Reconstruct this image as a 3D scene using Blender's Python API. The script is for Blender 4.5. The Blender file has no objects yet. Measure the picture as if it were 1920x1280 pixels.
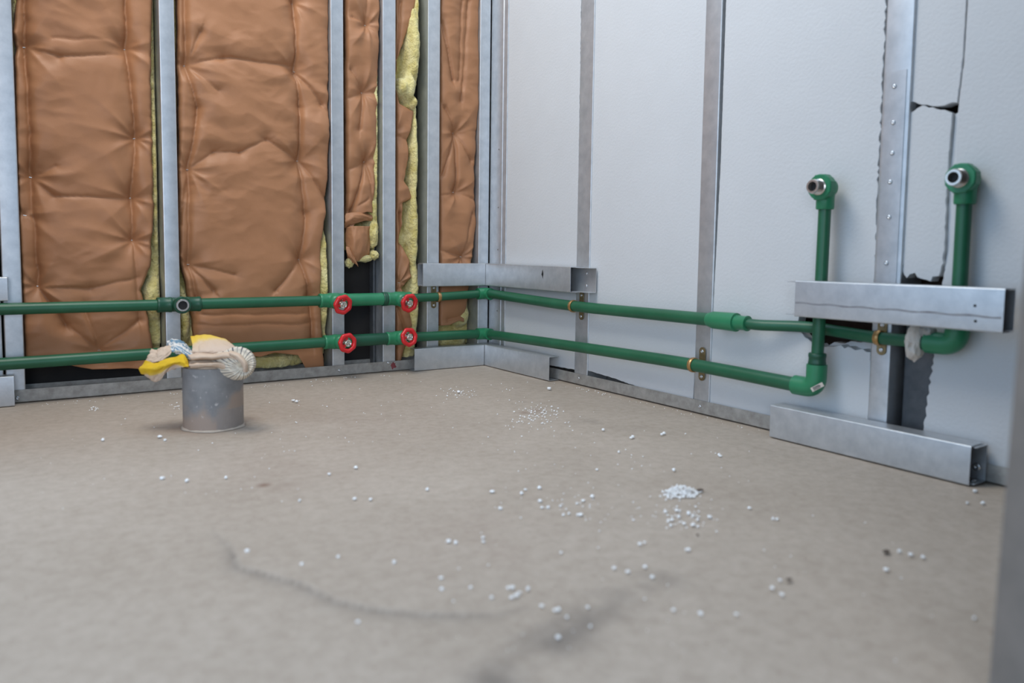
import bpy, bmesh, math, random
import numpy as np
from mathutils import Vector, Matrix

random.seed(7)
RNG = np.random.default_rng(11)
S = bpy.context.scene
COL = S.collection

# ------------------------------------------------------------------ camera
# room corner at the origin: the framed wall lies in y = 0 (room on -y), the
# white board wall in x = 0 (room on -x), the floor in z = 0.  Metres.
F_PX, PP_Y = 1416.17, 581.37
CAM = np.array([-1.8916, -2.9626, 0.52])
c_r = np.array([0.82618073, -0.56325938, 0.01281657])
c_u = np.array([0.03278264, 0.07077009, 0.99695381])
c_w = np.array([0.56245062, 0.82324387, -0.07693401])
cd = bpy.data.cameras.new('camera')
cam = bpy.data.objects.new('camera', cd)
COL.objects.link(cam)
cam.matrix_world = Matrix([[c_r[i], c_u[i], -c_w[i], CAM[i]] for i in range(3)] + [[0, 0, 0, 1]])
cd.sensor_width = 36.0
cd.lens = F_PX / 1920 * 36.0
cd.shift_y = -(640 - PP_Y) / 1920
cd.clip_start = 0.02
cd.dof.use_dof = True
cd.dof.focus_distance = 2.95
cd.dof.aperture_fstop = 2.0
S.camera = cam

# ------------------------------------------------------------------ light
W = bpy.data.worlds.new('world'); S.world = W; W.use_nodes = True
W.node_tree.nodes['Background'].inputs[0].default_value = (0.50, 0.72, 1.0, 1)
W.node_tree.nodes['Background'].inputs[1].default_value = 1.16


def area(name, loc, target, sx, sy, power, col):
    l = bpy.data.lights.new(name, 'AREA'); l.shape = 'RECTANGLE'; l.size = sx; l.size_y = sy
    l.energy = power; l.color = col
    o = bpy.data.objects.new(name, l); COL.objects.link(o); o.location = loc
    o.rotation_euler = (Vector(target) - Vector(loc)).to_track_quat('-Z', 'Y').to_euler()
    return o


area('added_key_light', (-1.75, -1.0, 3.1), (-0.7, -0.75, 0.2), 1.2, 1.2, 36, (1.0, 0.92, 0.80))  # unseen key light added overhead to brighten the back floor and boards
area('doorway_daylight', (-3.8, -5.4, 1.5), (-0.6, -0.6, 0.5), 2.4, 2.2, 48, (0.95, 0.96, 1.0))

S.view_settings.view_transform = 'Standard'
S.view_settings.look = 'None'
S.view_settings.gamma = 1.0
S.view_settings.use_curve_mapping = False
S.view_settings.exposure = 0.50


# ------------------------------------------------------------------ surveying helpers
def ray(px, py):
    return (px - 960) / F_PX * c_r - (py - PP_Y) / F_PX * c_u + c_w


def PL(px, py, off=0.0):          # point on the plane y = -off
    d = ray(px, py); return CAM + d * ((-off - CAM[1]) / d[1])


def PR(px, py, off=0.0):          # point on the plane x = -off
    d = ray(px, py); return CAM + d * ((-off - CAM[0]) / d[0])


def PF(px, py, z=0.0):            # point on the plane z
    d = ray(px, py); return CAM + d * ((z - CAM[2]) / d[2])


def PD(px, py, depth):
    return CAM + ray(px, py) * depth


# ------------------------------------------------------------------ numpy noise
def vnoise(x, y, seed=0):
    xi = np.floor(x).astype(np.int64); yi = np.floor(y).astype(np.int64)
    xf = x - xi; yf = y - yi
    xf = xf * xf * (3 - 2 * xf); yf = yf * yf * (3 - 2 * yf)

    def h(a, b):
        n = (a * 374761393 + b * 668265263 + seed * 974634777) & 0x7fffffff
        n = ((n ^ (n >> 13)) * 1274126177) & 0x7fffffff
        return ((n ^ (n >> 16)) & 0xffff) / 32767.5 - 1
    a = h(xi, yi); b = h(xi + 1, yi); c = h(xi, yi + 1); d = h(xi + 1, yi + 1)
    return (a * (1 - xf) + b * xf) * (1 - yf) + (c * (1 - xf) + d * xf) * yf


def fbm(x, y, seed=0, octv=4):
    s = 0; a = 1.0
    for k in range(octv):
        s = s + a * vnoise(x * 2 ** k, y * 2 ** k, seed + k * 17); a *= 0.5
    return s / 1.9


# ------------------------------------------------------------------ materials
MATS = {}


def material(name, color, rough=0.6, metal=0.0, var=0.0, vscale=8.0, bump=0.0, bscale=60.0,
             color2=None, spec=0.5, stretch=(1, 1, 1), sheen=0.0):
    m = bpy.data.materials.new(name); m.use_nodes = True
    nt = m.node_tree; b = nt.nodes['Principled BSDF']
    b.inputs['Base Color'].default_value = (*color, 1)
    b.inputs['Roughness'].default_value = rough
    b.inputs['Metallic'].default_value = metal
    b.inputs['Specular IOR Level'].default_value = spec
    if sheen:
        b.inputs['Sheen Weight'].default_value = sheen
    tc = nt.nodes.new('ShaderNodeTexCoord'); mp = nt.nodes.new('ShaderNodeMapping')
    mp.inputs['Scale'].default_value = stretch
    nt.links.new(tc.outputs['Object'], mp.inputs[0])
    if var or color2:
        n = nt.nodes.new('ShaderNodeTexNoise'); n.inputs['Scale'].default_value = vscale
        n.inputs['Detail'].default_value = 6; n.inputs['Roughness'].default_value = 0.62
        nt.links.new(mp.outputs[0], n.inputs['Vector'])
        r = nt.nodes.new('ShaderNodeValToRGB')
        if color2 is None:
            color2 = tuple(min(1, c * (1 + var)) for c in color); c1 = tuple(c * (1 - var) for c in color)
        else:
            c1 = color
        r.color_ramp.elements[0].position = 0.32; r.color_ramp.elements[1].position = 0.68
        r.color_ramp.elements[0].color = (*c1, 1); r.color_ramp.elements[1].color = (*color2, 1)
        nt.links.new(n.outputs['Fac'], r.inputs[0]); nt.links.new(r.outputs[0], b.inputs['Base Color'])
    if bump:
        n2 = nt.nodes.new('ShaderNodeTexNoise'); n2.inputs['Scale'].default_value = bscale
        n2.inputs['Detail'].default_value = 5
        nt.links.new(mp.outputs[0], n2.inputs['Vector'])
        bp = nt.nodes.new('ShaderNodeBump'); bp.inputs['Strength'].default_value = bump
        bp.inputs['Distance'].default_value = 0.01
        nt.links.new(n2.outputs['Fac'], bp.inputs['Height']); nt.links.new(bp.outputs[0], b.inputs['Normal'])
    MATS[name] = m
    return m


material('galvanised', (0.50, 0.53, 0.56), 0.40, 0.72, color2=(0.62, 0.645, 0.67), vscale=26, bump=0.03, bscale=180)
material('galvanised_dusty', (0.30, 0.29, 0.27), 0.58, 0.45, color2=(0.46, 0.45, 0.43), vscale=34, bump=0.05, bscale=150)
material('kraft', (0.345, 0.162, 0.076), 0.50, 0, color2=(0.400, 0.190, 0.092), vscale=5, bump=0.05, bscale=240, spec=0.35)
material('wool', (0.50, 0.40, 0.11), 0.95, 0, color2=(0.80, 0.71, 0.36), vscale=16, bump=0.9, bscale=90, spec=0.1, sheen=0.3)
material('eps', (0.60, 0.615, 0.63), 0.55, 0, var=0.025, vscale=3, bump=0.12, bscale=110, spec=0.4)
material('ppr', (0.012, 0.098, 0.046), 0.40, 0, color2=(0.018, 0.125, 0.060), vscale=9, bump=0.02, bscale=80)
material('ppr_fitting', (0.022, 0.190, 0.088), 0.36, 0, color2=(0.030, 0.225, 0.105), vscale=9, bump=0.02, bscale=80)
material('ppr_dark', (0.010, 0.075, 0.040), 0.42, 0, var=0.15, vscale=12)
material('red_plastic', (0.62, 0.018, 0.022), 0.30, 0, var=0.08, vscale=20)
material('nickel', (0.66, 0.62, 0.57), 0.26, 0.9, var=0.1, vscale=60)
material('bore', (0.008, 0.008, 0.009), 0.7)
material('brass', (0.42, 0.24, 0.085), 0.36, 0.75, color2=(0.56, 0.34, 0.15), vscale=40)
material('zinc_yellow', (0.20, 0.15, 0.075), 0.42, 0.7, color2=(0.33, 0.26, 0.14), vscale=50)
material('screw_steel', (0.66, 0.68, 0.70), 0.25, 0.9)
material('cavity', (0.012, 0.012, 0.014), 0.85, 0, color2=(0.03, 0.026, 0.024), vscale=6)
material('cavity_brown', (0.045, 0.026, 0.018), 0.9, 0, color2=(0.085, 0.052, 0.036), vscale=12, bump=0.3, bscale=40)
material('dark_steel', (0.075, 0.082, 0.09), 0.5, 0.3, color2=(0.11, 0.115, 0.125), vscale=30)  # darker steel for the two studs set back in the openings
material('cloth_tan', (0.56, 0.42, 0.31), 0.9, 0, color2=(0.66, 0.52, 0.40), vscale=14, bump=0.15, bscale=260, spec=0.15)
material('paper_white', (0.72, 0.68, 0.62), 0.8, 0, color2=(0.60, 0.53, 0.46), vscale=30, bump=0.2, bscale=80)
material('chip_brown', (0.12, 0.09, 0.07), 0.9, 0, var=0.3, vscale=60)
material('paint_red', (0.22, 0.045, 0.05), 0.6, 0, var=0.25, vscale=60)
material('staple', (0.75, 0.72, 0.66), 0.3, 0.8)
material('bead', (0.84, 0.85, 0.85), 0.6, 0, var=0.04, vscale=200, spec=0.3)
material('post_metal', (0.20, 0.19, 0.18), 0.6, 0.35, color2=(0.27, 0.25, 0.235), vscale=9)


def m_floor():
    m = bpy.data.materials.new('concrete'); m.use_nodes = True
    nt = m.node_tree; N = nt.nodes; Lk = nt.links; b = N['Principled BSDF']
    tc = N.new('ShaderNodeTexCoord')

    def noise(scale, detail=6, rough=0.6):
        n = N.new('ShaderNodeTexNoise'); n.inputs['Scale'].default_value = scale
        n.inputs['Detail'].default_value = detail; n.inputs['Roughness'].default_value = rough
        Lk.new(tc.outputs['Object'], n.inputs['Vector']); return n

    def ramp(src, p0, c0, p1, c1):
        r = N.new('ShaderNodeValToRGB'); e = r.color_ramp.elements
        e[0].position = p0; e[0].color = (*c0, 1); e[1].position = p1; e[1].color = (*c1, 1)
        Lk.new(src, r.inputs[0]); return r

    def mix(fac, a, c, kind='MIX'):
        x = N.new('ShaderNodeMix'); x.data_type = 'RGBA'; x.blend_type = kind
        if isinstance(fac, float): x.inputs[0].default_value = fac
        else: Lk.new(fac, x.inputs[0])
        for s, v in ((6, a), (7, c)):
            if isinstance(v, tuple): x.inputs[s].default_value = (*v, 1)
            else: Lk.new(v, x.inputs[s])
        return x.outputs[2]
    base = ramp(noise(2.2).outputs['Fac'], 0.3, (0.415, 0.352, 0.290), 0.7, (0.495, 0.427, 0.360)).outputs[0]
    fine = ramp(noise(38, 8, 0.7).outputs['Fac'], 0.33, (0.83, 0.81, 0.79), 0.62, (1, 1, 1)).outputs[0]
    c = mix(1.0, base, fine, 'MULTIPLY')
    at = N.new('ShaderNodeAttribute'); at.attribute_name = 'stain_shade'
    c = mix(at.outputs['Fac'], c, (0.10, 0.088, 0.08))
    a2 = N.new('ShaderNodeAttribute'); a2.attribute_name = 'brown'
    c = mix(a2.outputs['Fac'], c, (0.17, 0.085, 0.055))
    sp = ramp(noise(160, 3, 0.5).outputs['Fac'], 0.66, (1, 1, 1), 0.74, (0.72, 0.66, 0.6)).outputs[0]
    c = mix(1.0, c, sp, 'MULTIPLY')
    Lk.new(c, b.inputs['Base Color'])
    b.inputs['Roughness'].default_value = 0.62
    b.inputs['Specular IOR Level'].default_value = 0.35
    bp = N.new('ShaderNodeBump'); bp.inputs['Strength'].default_value = 0.12; bp.inputs['Distance'].default_value = 0.01
    Lk.new(noise(55, 8, 0.7).outputs['Fac'], bp.inputs['Height']); Lk.new(bp.outputs[0], b.inputs['Normal'])
    MATS['concrete'] = m


m_floor()


def m_pvc():
    m = material('pvc_grey', (0.16, 0.16, 0.165), 0.55, 0, color2=(0.25, 0.245, 0.24), vscale=14, bump=0.06, bscale=70)
    nt = m.node_tree; b = nt.nodes['Principled BSDF']
    src = b.inputs['Base Color'].links[0].from_socket
    tc = nt.nodes.new('ShaderNodeTexCoord')
    at = nt.nodes.new('ShaderNodeAttribute'); at.attribute_name = 'dirt'
    x = nt.nodes.new('ShaderNodeMix'); x.data_type = 'RGBA'
    nt.links.new(at.outputs['Fac'], x.inputs[0]); nt.links.new(src, x.inputs[6])
    x.inputs[7].default_value = (0.33, 0.25, 0.20, 1)
    n = nt.nodes.new('ShaderNodeTexNoise'); n.inputs['Scale'].default_value = 48; n.inputs['Detail'].default_value = 5
    nt.links.new(tc.outputs['Object'], n.inputs['Vector'])
    r = nt.nodes.new('ShaderNodeValToRGB'); r.color_ramp.elements[0].position = 0.64; r.color_ramp.elements[1].position = 0.76
    r.color_ramp.elements[0].color = (0, 0, 0, 1); r.color_ramp.elements[1].color = (0.7, 0.7, 0.7, 1)
    nt.links.new(n.outputs['Fac'], r.inputs[0])
    y = nt.nodes.new('ShaderNodeMix'); y.data_type = 'RGBA'
    nt.links.new(r.outputs[0], y.inputs[0]); nt.links.new(x.outputs[2], y.inputs[6]); y.inputs[7].default_value = (0.62, 0.58, 0.55, 1)
    nt.links.new(y.outputs[2], b.inputs['Base Color'])


m_pvc()


def m_attr(name, stops, rough=0.9, bump=0.15, attr='tint', noise_w=0.0):
    """colour ramp over a stored attribute (dye printed in the cloth)"""
    m = bpy.data.materials.new(name); m.use_nodes = True
    nt = m.node_tree; b = nt.nodes['Principled BSDF']
    a = nt.nodes.new('ShaderNodeAttribute'); a.attribute_name = attr
    r = nt.nodes.new('ShaderNodeValToRGB'); e = r.color_ramp.elements
    while len(e) < len(stops): e.new(0.5)
    for i, (p, c) in enumerate(stops):
        e[i].position = p; e[i].color = (*c, 1)
    nt.links.new(a.outputs['Fac'], r.inputs[0]); nt.links.new(r.outputs[0], b.inputs['Base Color'])
    b.inputs['Roughness'].default_value = rough; b.inputs['Specular IOR Level'].default_value = 0.15
    tc = nt.nodes.new('ShaderNodeTexCoord')
    n = nt.nodes.new('ShaderNodeTexNoise'); n.inputs['Scale'].default_value = 260
    nt.links.new(tc.outputs['Object'], n.inputs['Vector'])
    bp = nt.nodes.new('ShaderNodeBump'); bp.inputs['Strength'].default_value = bump; bp.inputs['Distance'].default_value = 0.01
    nt.links.new(n.outputs['Fac'], bp.inputs['Height']); nt.links.new(bp.outputs[0], b.inputs['Normal'])
    MATS[name] = m


TAN = (0.60, 0.47, 0.37)
m_attr('cloth_yellow', [(0.0, TAN), (0.42, (0.62, 0.47, 0.33)), (0.6, (0.72, 0.50, 0.10)), (1.0, (0.66, 0.42, 0.025))])
m_attr('cloth_floral', [(0.0, (0.70, 0.68, 0.64)), (0.535, (0.70, 0.68, 0.64)), (0.57, (0.16, 0.27, 0.36)), (1.0, (0.09, 0.19, 0.28))])
m_attr('cloth_striped', [(0.0, (0.68, 0.61, 0.50)), (0.12, (0.68, 0.61, 0.50)), (0.6, (0.10, 0.10, 0.115)), (1.0, (0.05, 0.05, 0.06))])

# ------------------------------------------------------------------ object helpers
ROOT = {}


def thing(name, label, cat, loc, group=None):
    o = bpy.data.objects.new(name, None); COL.objects.link(o)
    o.empty_display_size = 0.05
    o.location = tuple(float(v) for v in loc); o['label'] = label; o['category'] = cat
    if group: o['group'] = group
    ROOT[o.name] = np.array(loc, float)
    return o


def tag(o, label, cat, group=None):
    o['label'] = label; o['category'] = cat
    if group: o['group'] = group
    return o


def mesh(name, V, Fc, mat, parent=None, smooth=False, loc=None, attrs=None, label=None, auto=None):
    """one mesh object; V in world coordinates"""
    V = np.asarray(V, float)
    org = ROOT[parent.name] if parent is not None else (np.array(loc, float) if loc is not None else np.zeros(3))
    me = bpy.data.meshes.new(name)
    me.from_pydata((V - org).tolist(), [], [list(map(int, f)) for f in Fc])
    me.update()
    bm = bmesh.new(); bm.from_mesh(me); bmesh.ops.recalc_face_normals(bm, faces=bm.faces)
    bm.to_mesh(me); bm.free()
    if attrs:
        for k, v in attrs.items():
            a = me.attributes.new(k, 'FLOAT', 'POINT'); a.data.foreach_set('value', np.asarray(v, np.float32))
    me.materials.append(MATS[mat])
    if smooth:
        me.polygons.foreach_set('use_smooth', [True] * len(me.polygons))
        if auto:
            me.set_sharp_from_angle(angle=math.radians(auto))
    o = bpy.data.objects.new(name, me); COL.objects.link(o)
    if parent is not None:
        o.parent = parent
        ROOT[o.name] = org
    elif loc is not None:
        o.location = tuple(org); ROOT[o.name] = org
    else:
        ROOT[o.name] = org
    if label: o['label'] = label
    return o


class MB:
    """vertex / face collector for one mesh"""
    def __init__(s): s.v = []; s.f = []

    def add(s, V, Fc):
        n = len(s.v); s.v += [tuple(map(float, p)) for p in V]; s.f += [[i + n for i in f] for f in Fc]; return s

    def box(s, a, b):
        x0, y0, z0 = a; x1, y1, z1 = b
        return s.add([(x0, y0, z0), (x1, y0, z0), (x1, y1, z0), (x0, y1, z0), (x0, y0, z1), (x1, y0, z1), (x1, y1, z1), (x0, y1, z1)],
                     [(0, 3, 2, 1), (4, 5, 6, 7), (0, 1, 5, 4), (1, 2, 6, 5), (2, 3, 7, 6), (3, 0, 4, 7)])

    def prism(s, outline, fn, s0, s1):
        n = len(outline)
        V = [fn(a, b, s0) for a, b in outline] + [fn(a, b, s1) for a, b in outline]
        return s.add(V, [(i, (i + 1) % n, n + (i + 1) % n, n + i) for i in range(n)] + [list(range(n))[::-1], list(range(n, 2 * n))])

    def lathe(s, org, axis, prof, seg=28, ref=None, radf=None, caps=True):
        """prof: (distance along axis, radius)"""
        org = np.array(org, float); ax = np.array(axis, float); ax /= np.linalg.norm(ax)
        ref = np.array(ref if ref is not None else ((0, 0, 1) if abs(ax[2]) < 0.9 else (1, 0, 0)), float)
        a = np.cross(ax, ref); a /= np.linalg.norm(a); b = np.cross(ax, a)
        V = []; Fc = []
        for d, r in prof:
            for k in range(seg):
                t = 2 * math.pi * k / seg
                rr = r * (radf(t) if radf else 1)
                V.append(org + ax * d + (a * math.cos(t) + b * math.sin(t)) * rr)
        for i in range(len(prof) - 1):
            for k in range(seg):
                Fc.append((i * seg + k, i * seg + (k + 1) % seg, (i + 1) * seg + (k + 1) % seg, (i + 1) * seg + k))
        if caps:
            Fc.append(list(range(seg))[::-1]); Fc.append(list(range((len(prof) - 1) * seg, len(prof) * seg)))
        return s.add(V, Fc)

    def tube(s, pts, rad, seg=20):
        P = [np.array(p, float) for p in pts]; n = len(P)
        rad = rad if hasattr(rad, '__len__') else [rad] * n
        T = []
        for i in range(n):
            t = P[min(i + 1, n - 1)] - P[max(i - 1, 0)]; T.append(t / np.linalg.norm(t))
        up = np.array((0, 0, 1.0)) if abs(T[0][2]) < 0.9 else np.array((1.0, 0, 0))
        a = np.cross(T[0], up); a /= np.linalg.norm(a)
        V = []; Fc = []
        for i in range(n):
            a = a - T[i] * (a @ T[i]); a /= np.linalg.norm(a); b = np.cross(T[i], a)
            for k in range(seg):
                t = 2 * math.pi * k / seg
                V.append(P[i] + (a * math.cos(t) + b * math.sin(t)) * rad[i])
        for i in range(n - 1):
            for k in range(seg):
                Fc.append((i * seg + k, i * seg + (k + 1) % seg, (i + 1) * seg + (k + 1) % seg, (i + 1) * seg + k))
        Fc.append(list(range(seg))[::-1]); Fc.append(list(range((n - 1) * seg, n * seg)))
        return s.add(V, Fc)

    def build(s, name, mat, parent=None, smooth=False, **k):
        return mesh(name, s.v, s.f, mat, parent, smooth, **k)


def bend(pts, r, n=7):
    """polyline with rounded corners"""
    P = [np.array(p, float) for p in pts]; out = [P[0]]
    for i in range(1, len(P) - 1):
        a = P[i - 1] - P[i]; b = P[i + 1] - P[i]
        la, lb = np.linalg.norm(a), np.linalg.norm(b)
        q = min(r, la * 0.49, lb * 0.49)
        p0 = P[i] + a / la * q; p1 = P[i] + b / lb * q
        for k in range(n + 1):
            t = k / n
            out.append(p0 * (1 - t) ** 2 + P[i] * 2 * t * (1 - t) + p1 * t * t)
    out.append(P[-1])
    return out


def thick(pts, t=0.0016, r=0.003):
    """closed outline of a folded sheet following a polyline, rounded folds"""
    P = [np.array(p, float) for p in pts]
    Q = [np.array((*p,)) for p in bend([(p[0], p[1], 0) for p in P], r, 4)]
    Q = [q[:2] for q in Q]
    n = len(Q); A = []; B = []
    for i in range(n):
        d = Q[min(i + 1, n - 1)] - Q[max(i - 1, 0)]; d /= np.linalg.norm(d)
        nn = np.array((-d[1], d[0]))
        A.append(Q[i] + nn * t / 2); B.append(Q[i] - nn * t / 2)
    return [tuple(p) for p in A] + [tuple(p) for p in B[::-1]]


def catmull(P, n):
    """resample control rows along axis 0"""
    P = np.asarray(P, float); m = len(P); out = []
    E = np.concatenate([[2 * P[0] - P[1]], P, [2 * P[-1] - P[-2]]])
    for q in np.linspace(0, m - 1, n):
        i = min(int(q), m - 2); t = q - i; a, b, c, d = E[i], E[i + 1], E[i + 2], E[i + 3]
        out.append(0.5 * ((2 * b) + (c - a) * t + (2 * a - 5 * b + 4 * c - d) * t * t + (3 * b - a - 3 * c + d) * t ** 3))
    return np.array(out)


def grid(nu, nv):
    return [(j * nu + i, j * nu + i + 1, (j + 1) * nu + i + 1, (j + 1) * nu + i) for j in range(nv - 1) for i in range(nu - 1)]


def screw(parent, p, n, r=0.0045, mat='screw_steel', name='screw'):
    """pan head with a cross recess"""
    mb = MB().lathe(p, n, [(0, r), (0.0012, r), (0.0026, r * 0.75), (0.0030, r * 0.35), (0.0018, r * 0.25)], 12)
    return mb.build(name, mat, parent, True)


# ------------------------------------------------------------------ floor
def seg_dist(X, Y, x0, y0, x1, y1):
    dx, dy = x1 - x0, y1 - y0
    t = np.clip(((X - x0) * dx + (Y - y0) * dy) / (dx * dx + dy * dy + 1e-12), 0, 1)
    return np.hypot(X - x0 - t * dx, Y - y0 - t * dy), t


def make_floor():
    xs = np.concatenate([[-5, -4, -3.2, -2.6], np.arange(-2.1, 0.16, 0.0072), [0.3]])
    ys = np.concatenate([[-6.5, -5.2, -4.4, -3.8, -3.2], np.arange(-2.75, 0.16, 0.0072), [0.3]])
    X, Y = np.meshgrid(xs, ys)
    fine = ((X > -2.15) & (Y > -2.8)).astype(float)
    Z = 0.0018 * fbm(X * 2.2, Y * 2.2, 3) - 0.0022
    # edge of a thin skim of screed: a curved step in the floor
    edge = [PF(*p) for p in ((395, 985), (432, 1022), (447, 1062), (505, 1078), (560, 1092), (630, 1125), (700, 1141), (800, 1150), (920, 1150), (1010, 1130))]
    dm = np.full(X.shape, 9.0); side = np.zeros(X.shape); along = np.zeros(X.shape)
    for i in range(len(edge) - 1):
        a, b = edge[i], edge[i + 1]
        d, t = seg_dist(X, Y, a[0], a[1], b[0], b[1])
        s = (b[0] - a[0]) * (Y - a[1]) - (b[1] - a[1]) * (X - a[0])
        side = np.where(d < dm, np.sign(s), side); along = np.where(d < dm, (i + t) / (len(edge) - 1), along); dm = np.minimum(dm, d)
    step = np.where(side > 0, np.exp(-(dm / 0.16) ** 2), 0) * np.clip(np.minimum(along, 1 - along) * 5, 0, 1)
    Z = Z + 0.0035 * step
    stain_shade = np.where(side > 0, np.exp(-(dm / 0.005) ** 2) * 0.2, np.exp(-dm / 0.013) * 0.60) * np.clip(np.minimum(along, 1 - along) * 6, 0, 1)  # shadow of the step painted as a dark band; real smears join below
    nz = np.clip(fbm(X * 12, Y * 12, 21, 5) * 0.9 + 0.45, 0, 1)

    def smear(pts, w, amt):
        nonlocal stain_shade
        P = [PF(*p) for p in pts]
        for a, b in zip(P[:-1], P[1:]):
            d, t = seg_dist(X, Y, a[0], a[1], b[0], b[1])
            stain_shade = np.maximum(stain_shade, amt * np.exp(-(d / w) ** 2) * np.clip(nz * 1.3, 0, 1))
    smear([(930, 1275), (1010, 1225), (1090, 1180), (1165, 1120), (1235, 1085)], 0.036, 0.62)
    smear([(985, 1200), (1080, 1150), (1130, 1105)], 0.024, 0.36)
    smear([(1100, 790), (1170, 800)], 0.05, 0.26)
    smear([(1310, 920), (1318, 924)], 0.012, 0.7)
    brown = np.zeros(X.shape)

    def spot(p, w, amt):
        nonlocal brown
        c = PF(*p); brown = np.maximum(brown, amt * np.exp(-(np.hypot(X - c[0], Y - c[1]) / w) ** 2) * np.clip(0.3 + nz, 0, 1))
    for p, w, a in (((495, 908), 0.016, 0.75), ((540, 912), 0.05, 0.18), ((985, 772), 0.02, 0.5), ((1010, 769), 0.03, 0.45),
                    ((560, 865), 0.25, 0.14), ((640, 790), 0.3, 0.14), ((380, 800), 0.1, 0.35), ((470, 785), 0.04, 0.3),
                    ((900, 1010), 0.16, 0.14), ((870, 975), 0.07, 0.1)):
        spot(p, w, a)
    V = np.stack([X, Y, np.minimum(Z, 0.0015) * fine + (1 - fine) * -0.001], -1).reshape(-1, 3)
    o = mesh('floor', V, grid(len(xs), len(ys)), 'concrete', None, True, attrs={'stain_shade': stain_shade.ravel(), 'brown': brown.ravel()})
    o['kind'] = 'structure'; o['label'] = 'bare dusty grey concrete floor'
    return o


make_floor()
for nm, a, b, mt in (('wall_left', (-3.2, 0.125, -0.05), (0.2, 0.15, 2.6), 'cavity'), ('wall_right', (0.125, -2.75, -0.05), (0.15, 0.125, 2.6), 'cavity_brown')):
    o = MB().box(a, b).build(nm, mt); o['kind'] = 'structure'
    o['label'] = 'dark sheathing seen behind the ' + ('steel framing' if nm == 'wall_left' else 'white boards')

# unseen walls and overhead slab, added and sized to block and shape the light
for nm, a, b, mt, lb in (('added_wall_side', (-2.16, -0.75, -0.05), (-2.10, 0.12, 2.6), 'kraft', 'unseen brown side wall stub, added to shape the light'),
                         ('added_wall_front', (-0.92, -2.74, -0.05), (0.12, -2.66, 2.6), 'cavity', 'unseen dark wall beside the doorway, added to block light'),
                         ('added_ceiling', (-4.5, -7.0, 2.6), (0.12, -2.2, 2.68), 'cavity', 'unseen dark slab behind the camera, added to block sky light')):
    o = MB().box(a, b).build(nm, mt); o['kind'] = 'structure'; o['label'] = lb

# ------------------------------------------------------------------ steel framing
TRACK_H = 0.044


def stud_left(x0, x1, label, depth=0.1, web='left', z0=0.002, zt=2.55, mat='galvanised', y0=0.0):
    """C stud standing in the left wall, flange toward the room between x0 and x1"""
    t = thing('steel_stud', label, 'stud', ((x0 + x1) / 2, depth / 2, 0), 'wall studs')
    if web == 'left':
        pl = [(x1, y0 + 0.010), (x1, y0), (x0, y0), (x0, y0 + depth), (x1, y0 + depth), (x1, y0 + depth - 0.010)]
    else:
        pl = [(x0, y0 + 0.010), (x0, y0), (x1, y0), (x1, y0 + depth), (x0, y0 + depth), (x0, y0 + depth - 0.010)]
    MB().prism(thick(pl), lambda a, b, s: (a, b, s), z0, zt).build('profile', mat, t, True, auto=40)
    return t


def stud_right(ya, yb, label, depth=0.1, z0=0.002, zt=2.55, mat='galvanised', x0=0.0):
    """C stud in the right wall, flange at x = x0 between ya (far) and yb (near)"""
    t = thing('steel_stud', label, 'stud', (x0 + depth / 2, (ya + yb) / 2, 0), 'wall studs')
    pl = [(x0 + 0.010, ya), (x0, ya), (x0, yb), (x0 + depth, yb), (x0 + depth, ya), (x0 + depth - 0.01, ya)]
    MB().prism(thick(pl), lambda a, b, s: (a, b, s), z0, zt).build('profile', mat, t, True, auto=40)
    return t


def lx(px, py): return float(PL(px, py)[0])
def ry(px, py): return float(PR(px, py)[1])


SX = {}
for key, pxl, pxr, py, lab in (
        ('a', 11, 46.5, 700, 'pale steel stud at the left edge, left of the brown paper panels'),
        ('b', 312.5, 340, 680, 'steel stud behind the drain stub and rag, between the two widest paper panels'),
        ('c', 623.5, 646, 660, 'steel stud behind the left pair of red handwheels'),
        ('d', 718, 741, 660, 'steel stud between the left and right pairs of red handwheels'),
        ('e', 800.5, 822, 640, 'steel stud carrying a dark pipe clip below the corner channel')):
    SX[key] = (lx(pxl, py), lx(pxr, py))
    stud_left(*SX[key], lab)
SX['f'] = (lx(896, 600), -0.004)
stud_left(*SX['f'], 'steel stud in the corner, on the brown paper side')
stud_left(SX['a'][0] - 0.085, SX['a'][0] - 0.007, 'steel stud cut by the left picture edge, past a thin dark gap', web='right')

t = thing('steel_stud', 'steel corner stud with ribbed edge beside the first white board', 'stud', (0.05, -0.07, 0), 'wall studs')
MB().prism(thick([(0.012, -0.003), (0, -0.003), (0.0, -0.098), (0.004, -0.102), (0.004, -0.112), (0.0, -0.116), (0.0, -0.135), (0.1, -0.135), (0.1, -0.012)], 0.0016, 0.002),
           lambda a, b, s: (a, b, s), 0.002, 2.55).build('profile', 'galvanised', t, True, auto=40)
for z in (0.98, 0.72, 0.53, 0.25):
    screw(t, (-0.0008, -0.075, z), (-1, 0, 0), 0.003, 'post_metal')

RY = {'a': (ry(1079, 600), ry(1103, 600)), 'b': (ry(1304, 650), ry(1333, 650)), 'c': (ry(1631, 700), ry(1667, 700))}
stud_right(*RY['a'], 'steel stud in the white wall where the corner channel ends')
stud_right(*RY['b'], 'steel stud in the white wall behind the stepped green pipe reducer')
tc_ = stud_right(*RY['c'], 'spliced steel stud with a row of screws between the two tap outlets', zt=0.60)
ua, ub = ry(1641, 490), ry(1691, 490)
MB().prism(thick([(0.012, ua), (-0.0022, ua), (-0.0022, ub), (0.098, ub)], 0.0014, 0.003), lambda a, b, s: (a, b, s), 0.40, 2.55).build('upper_profile', 'galvanised', tc_, True, auto=40)
zs_ = float(PR(1680, 134)[2])
MB().prism(thick([(0.010, ua - 0.004), (-0.0042, ua - 0.004), (-0.0042, ub + 0.010)], 0.0014, 0.003), lambda a, b, s: (a, b, s), 0.41, zs_).build('splice_plate', 'galvanised', tc_, True, auto=40)
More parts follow.
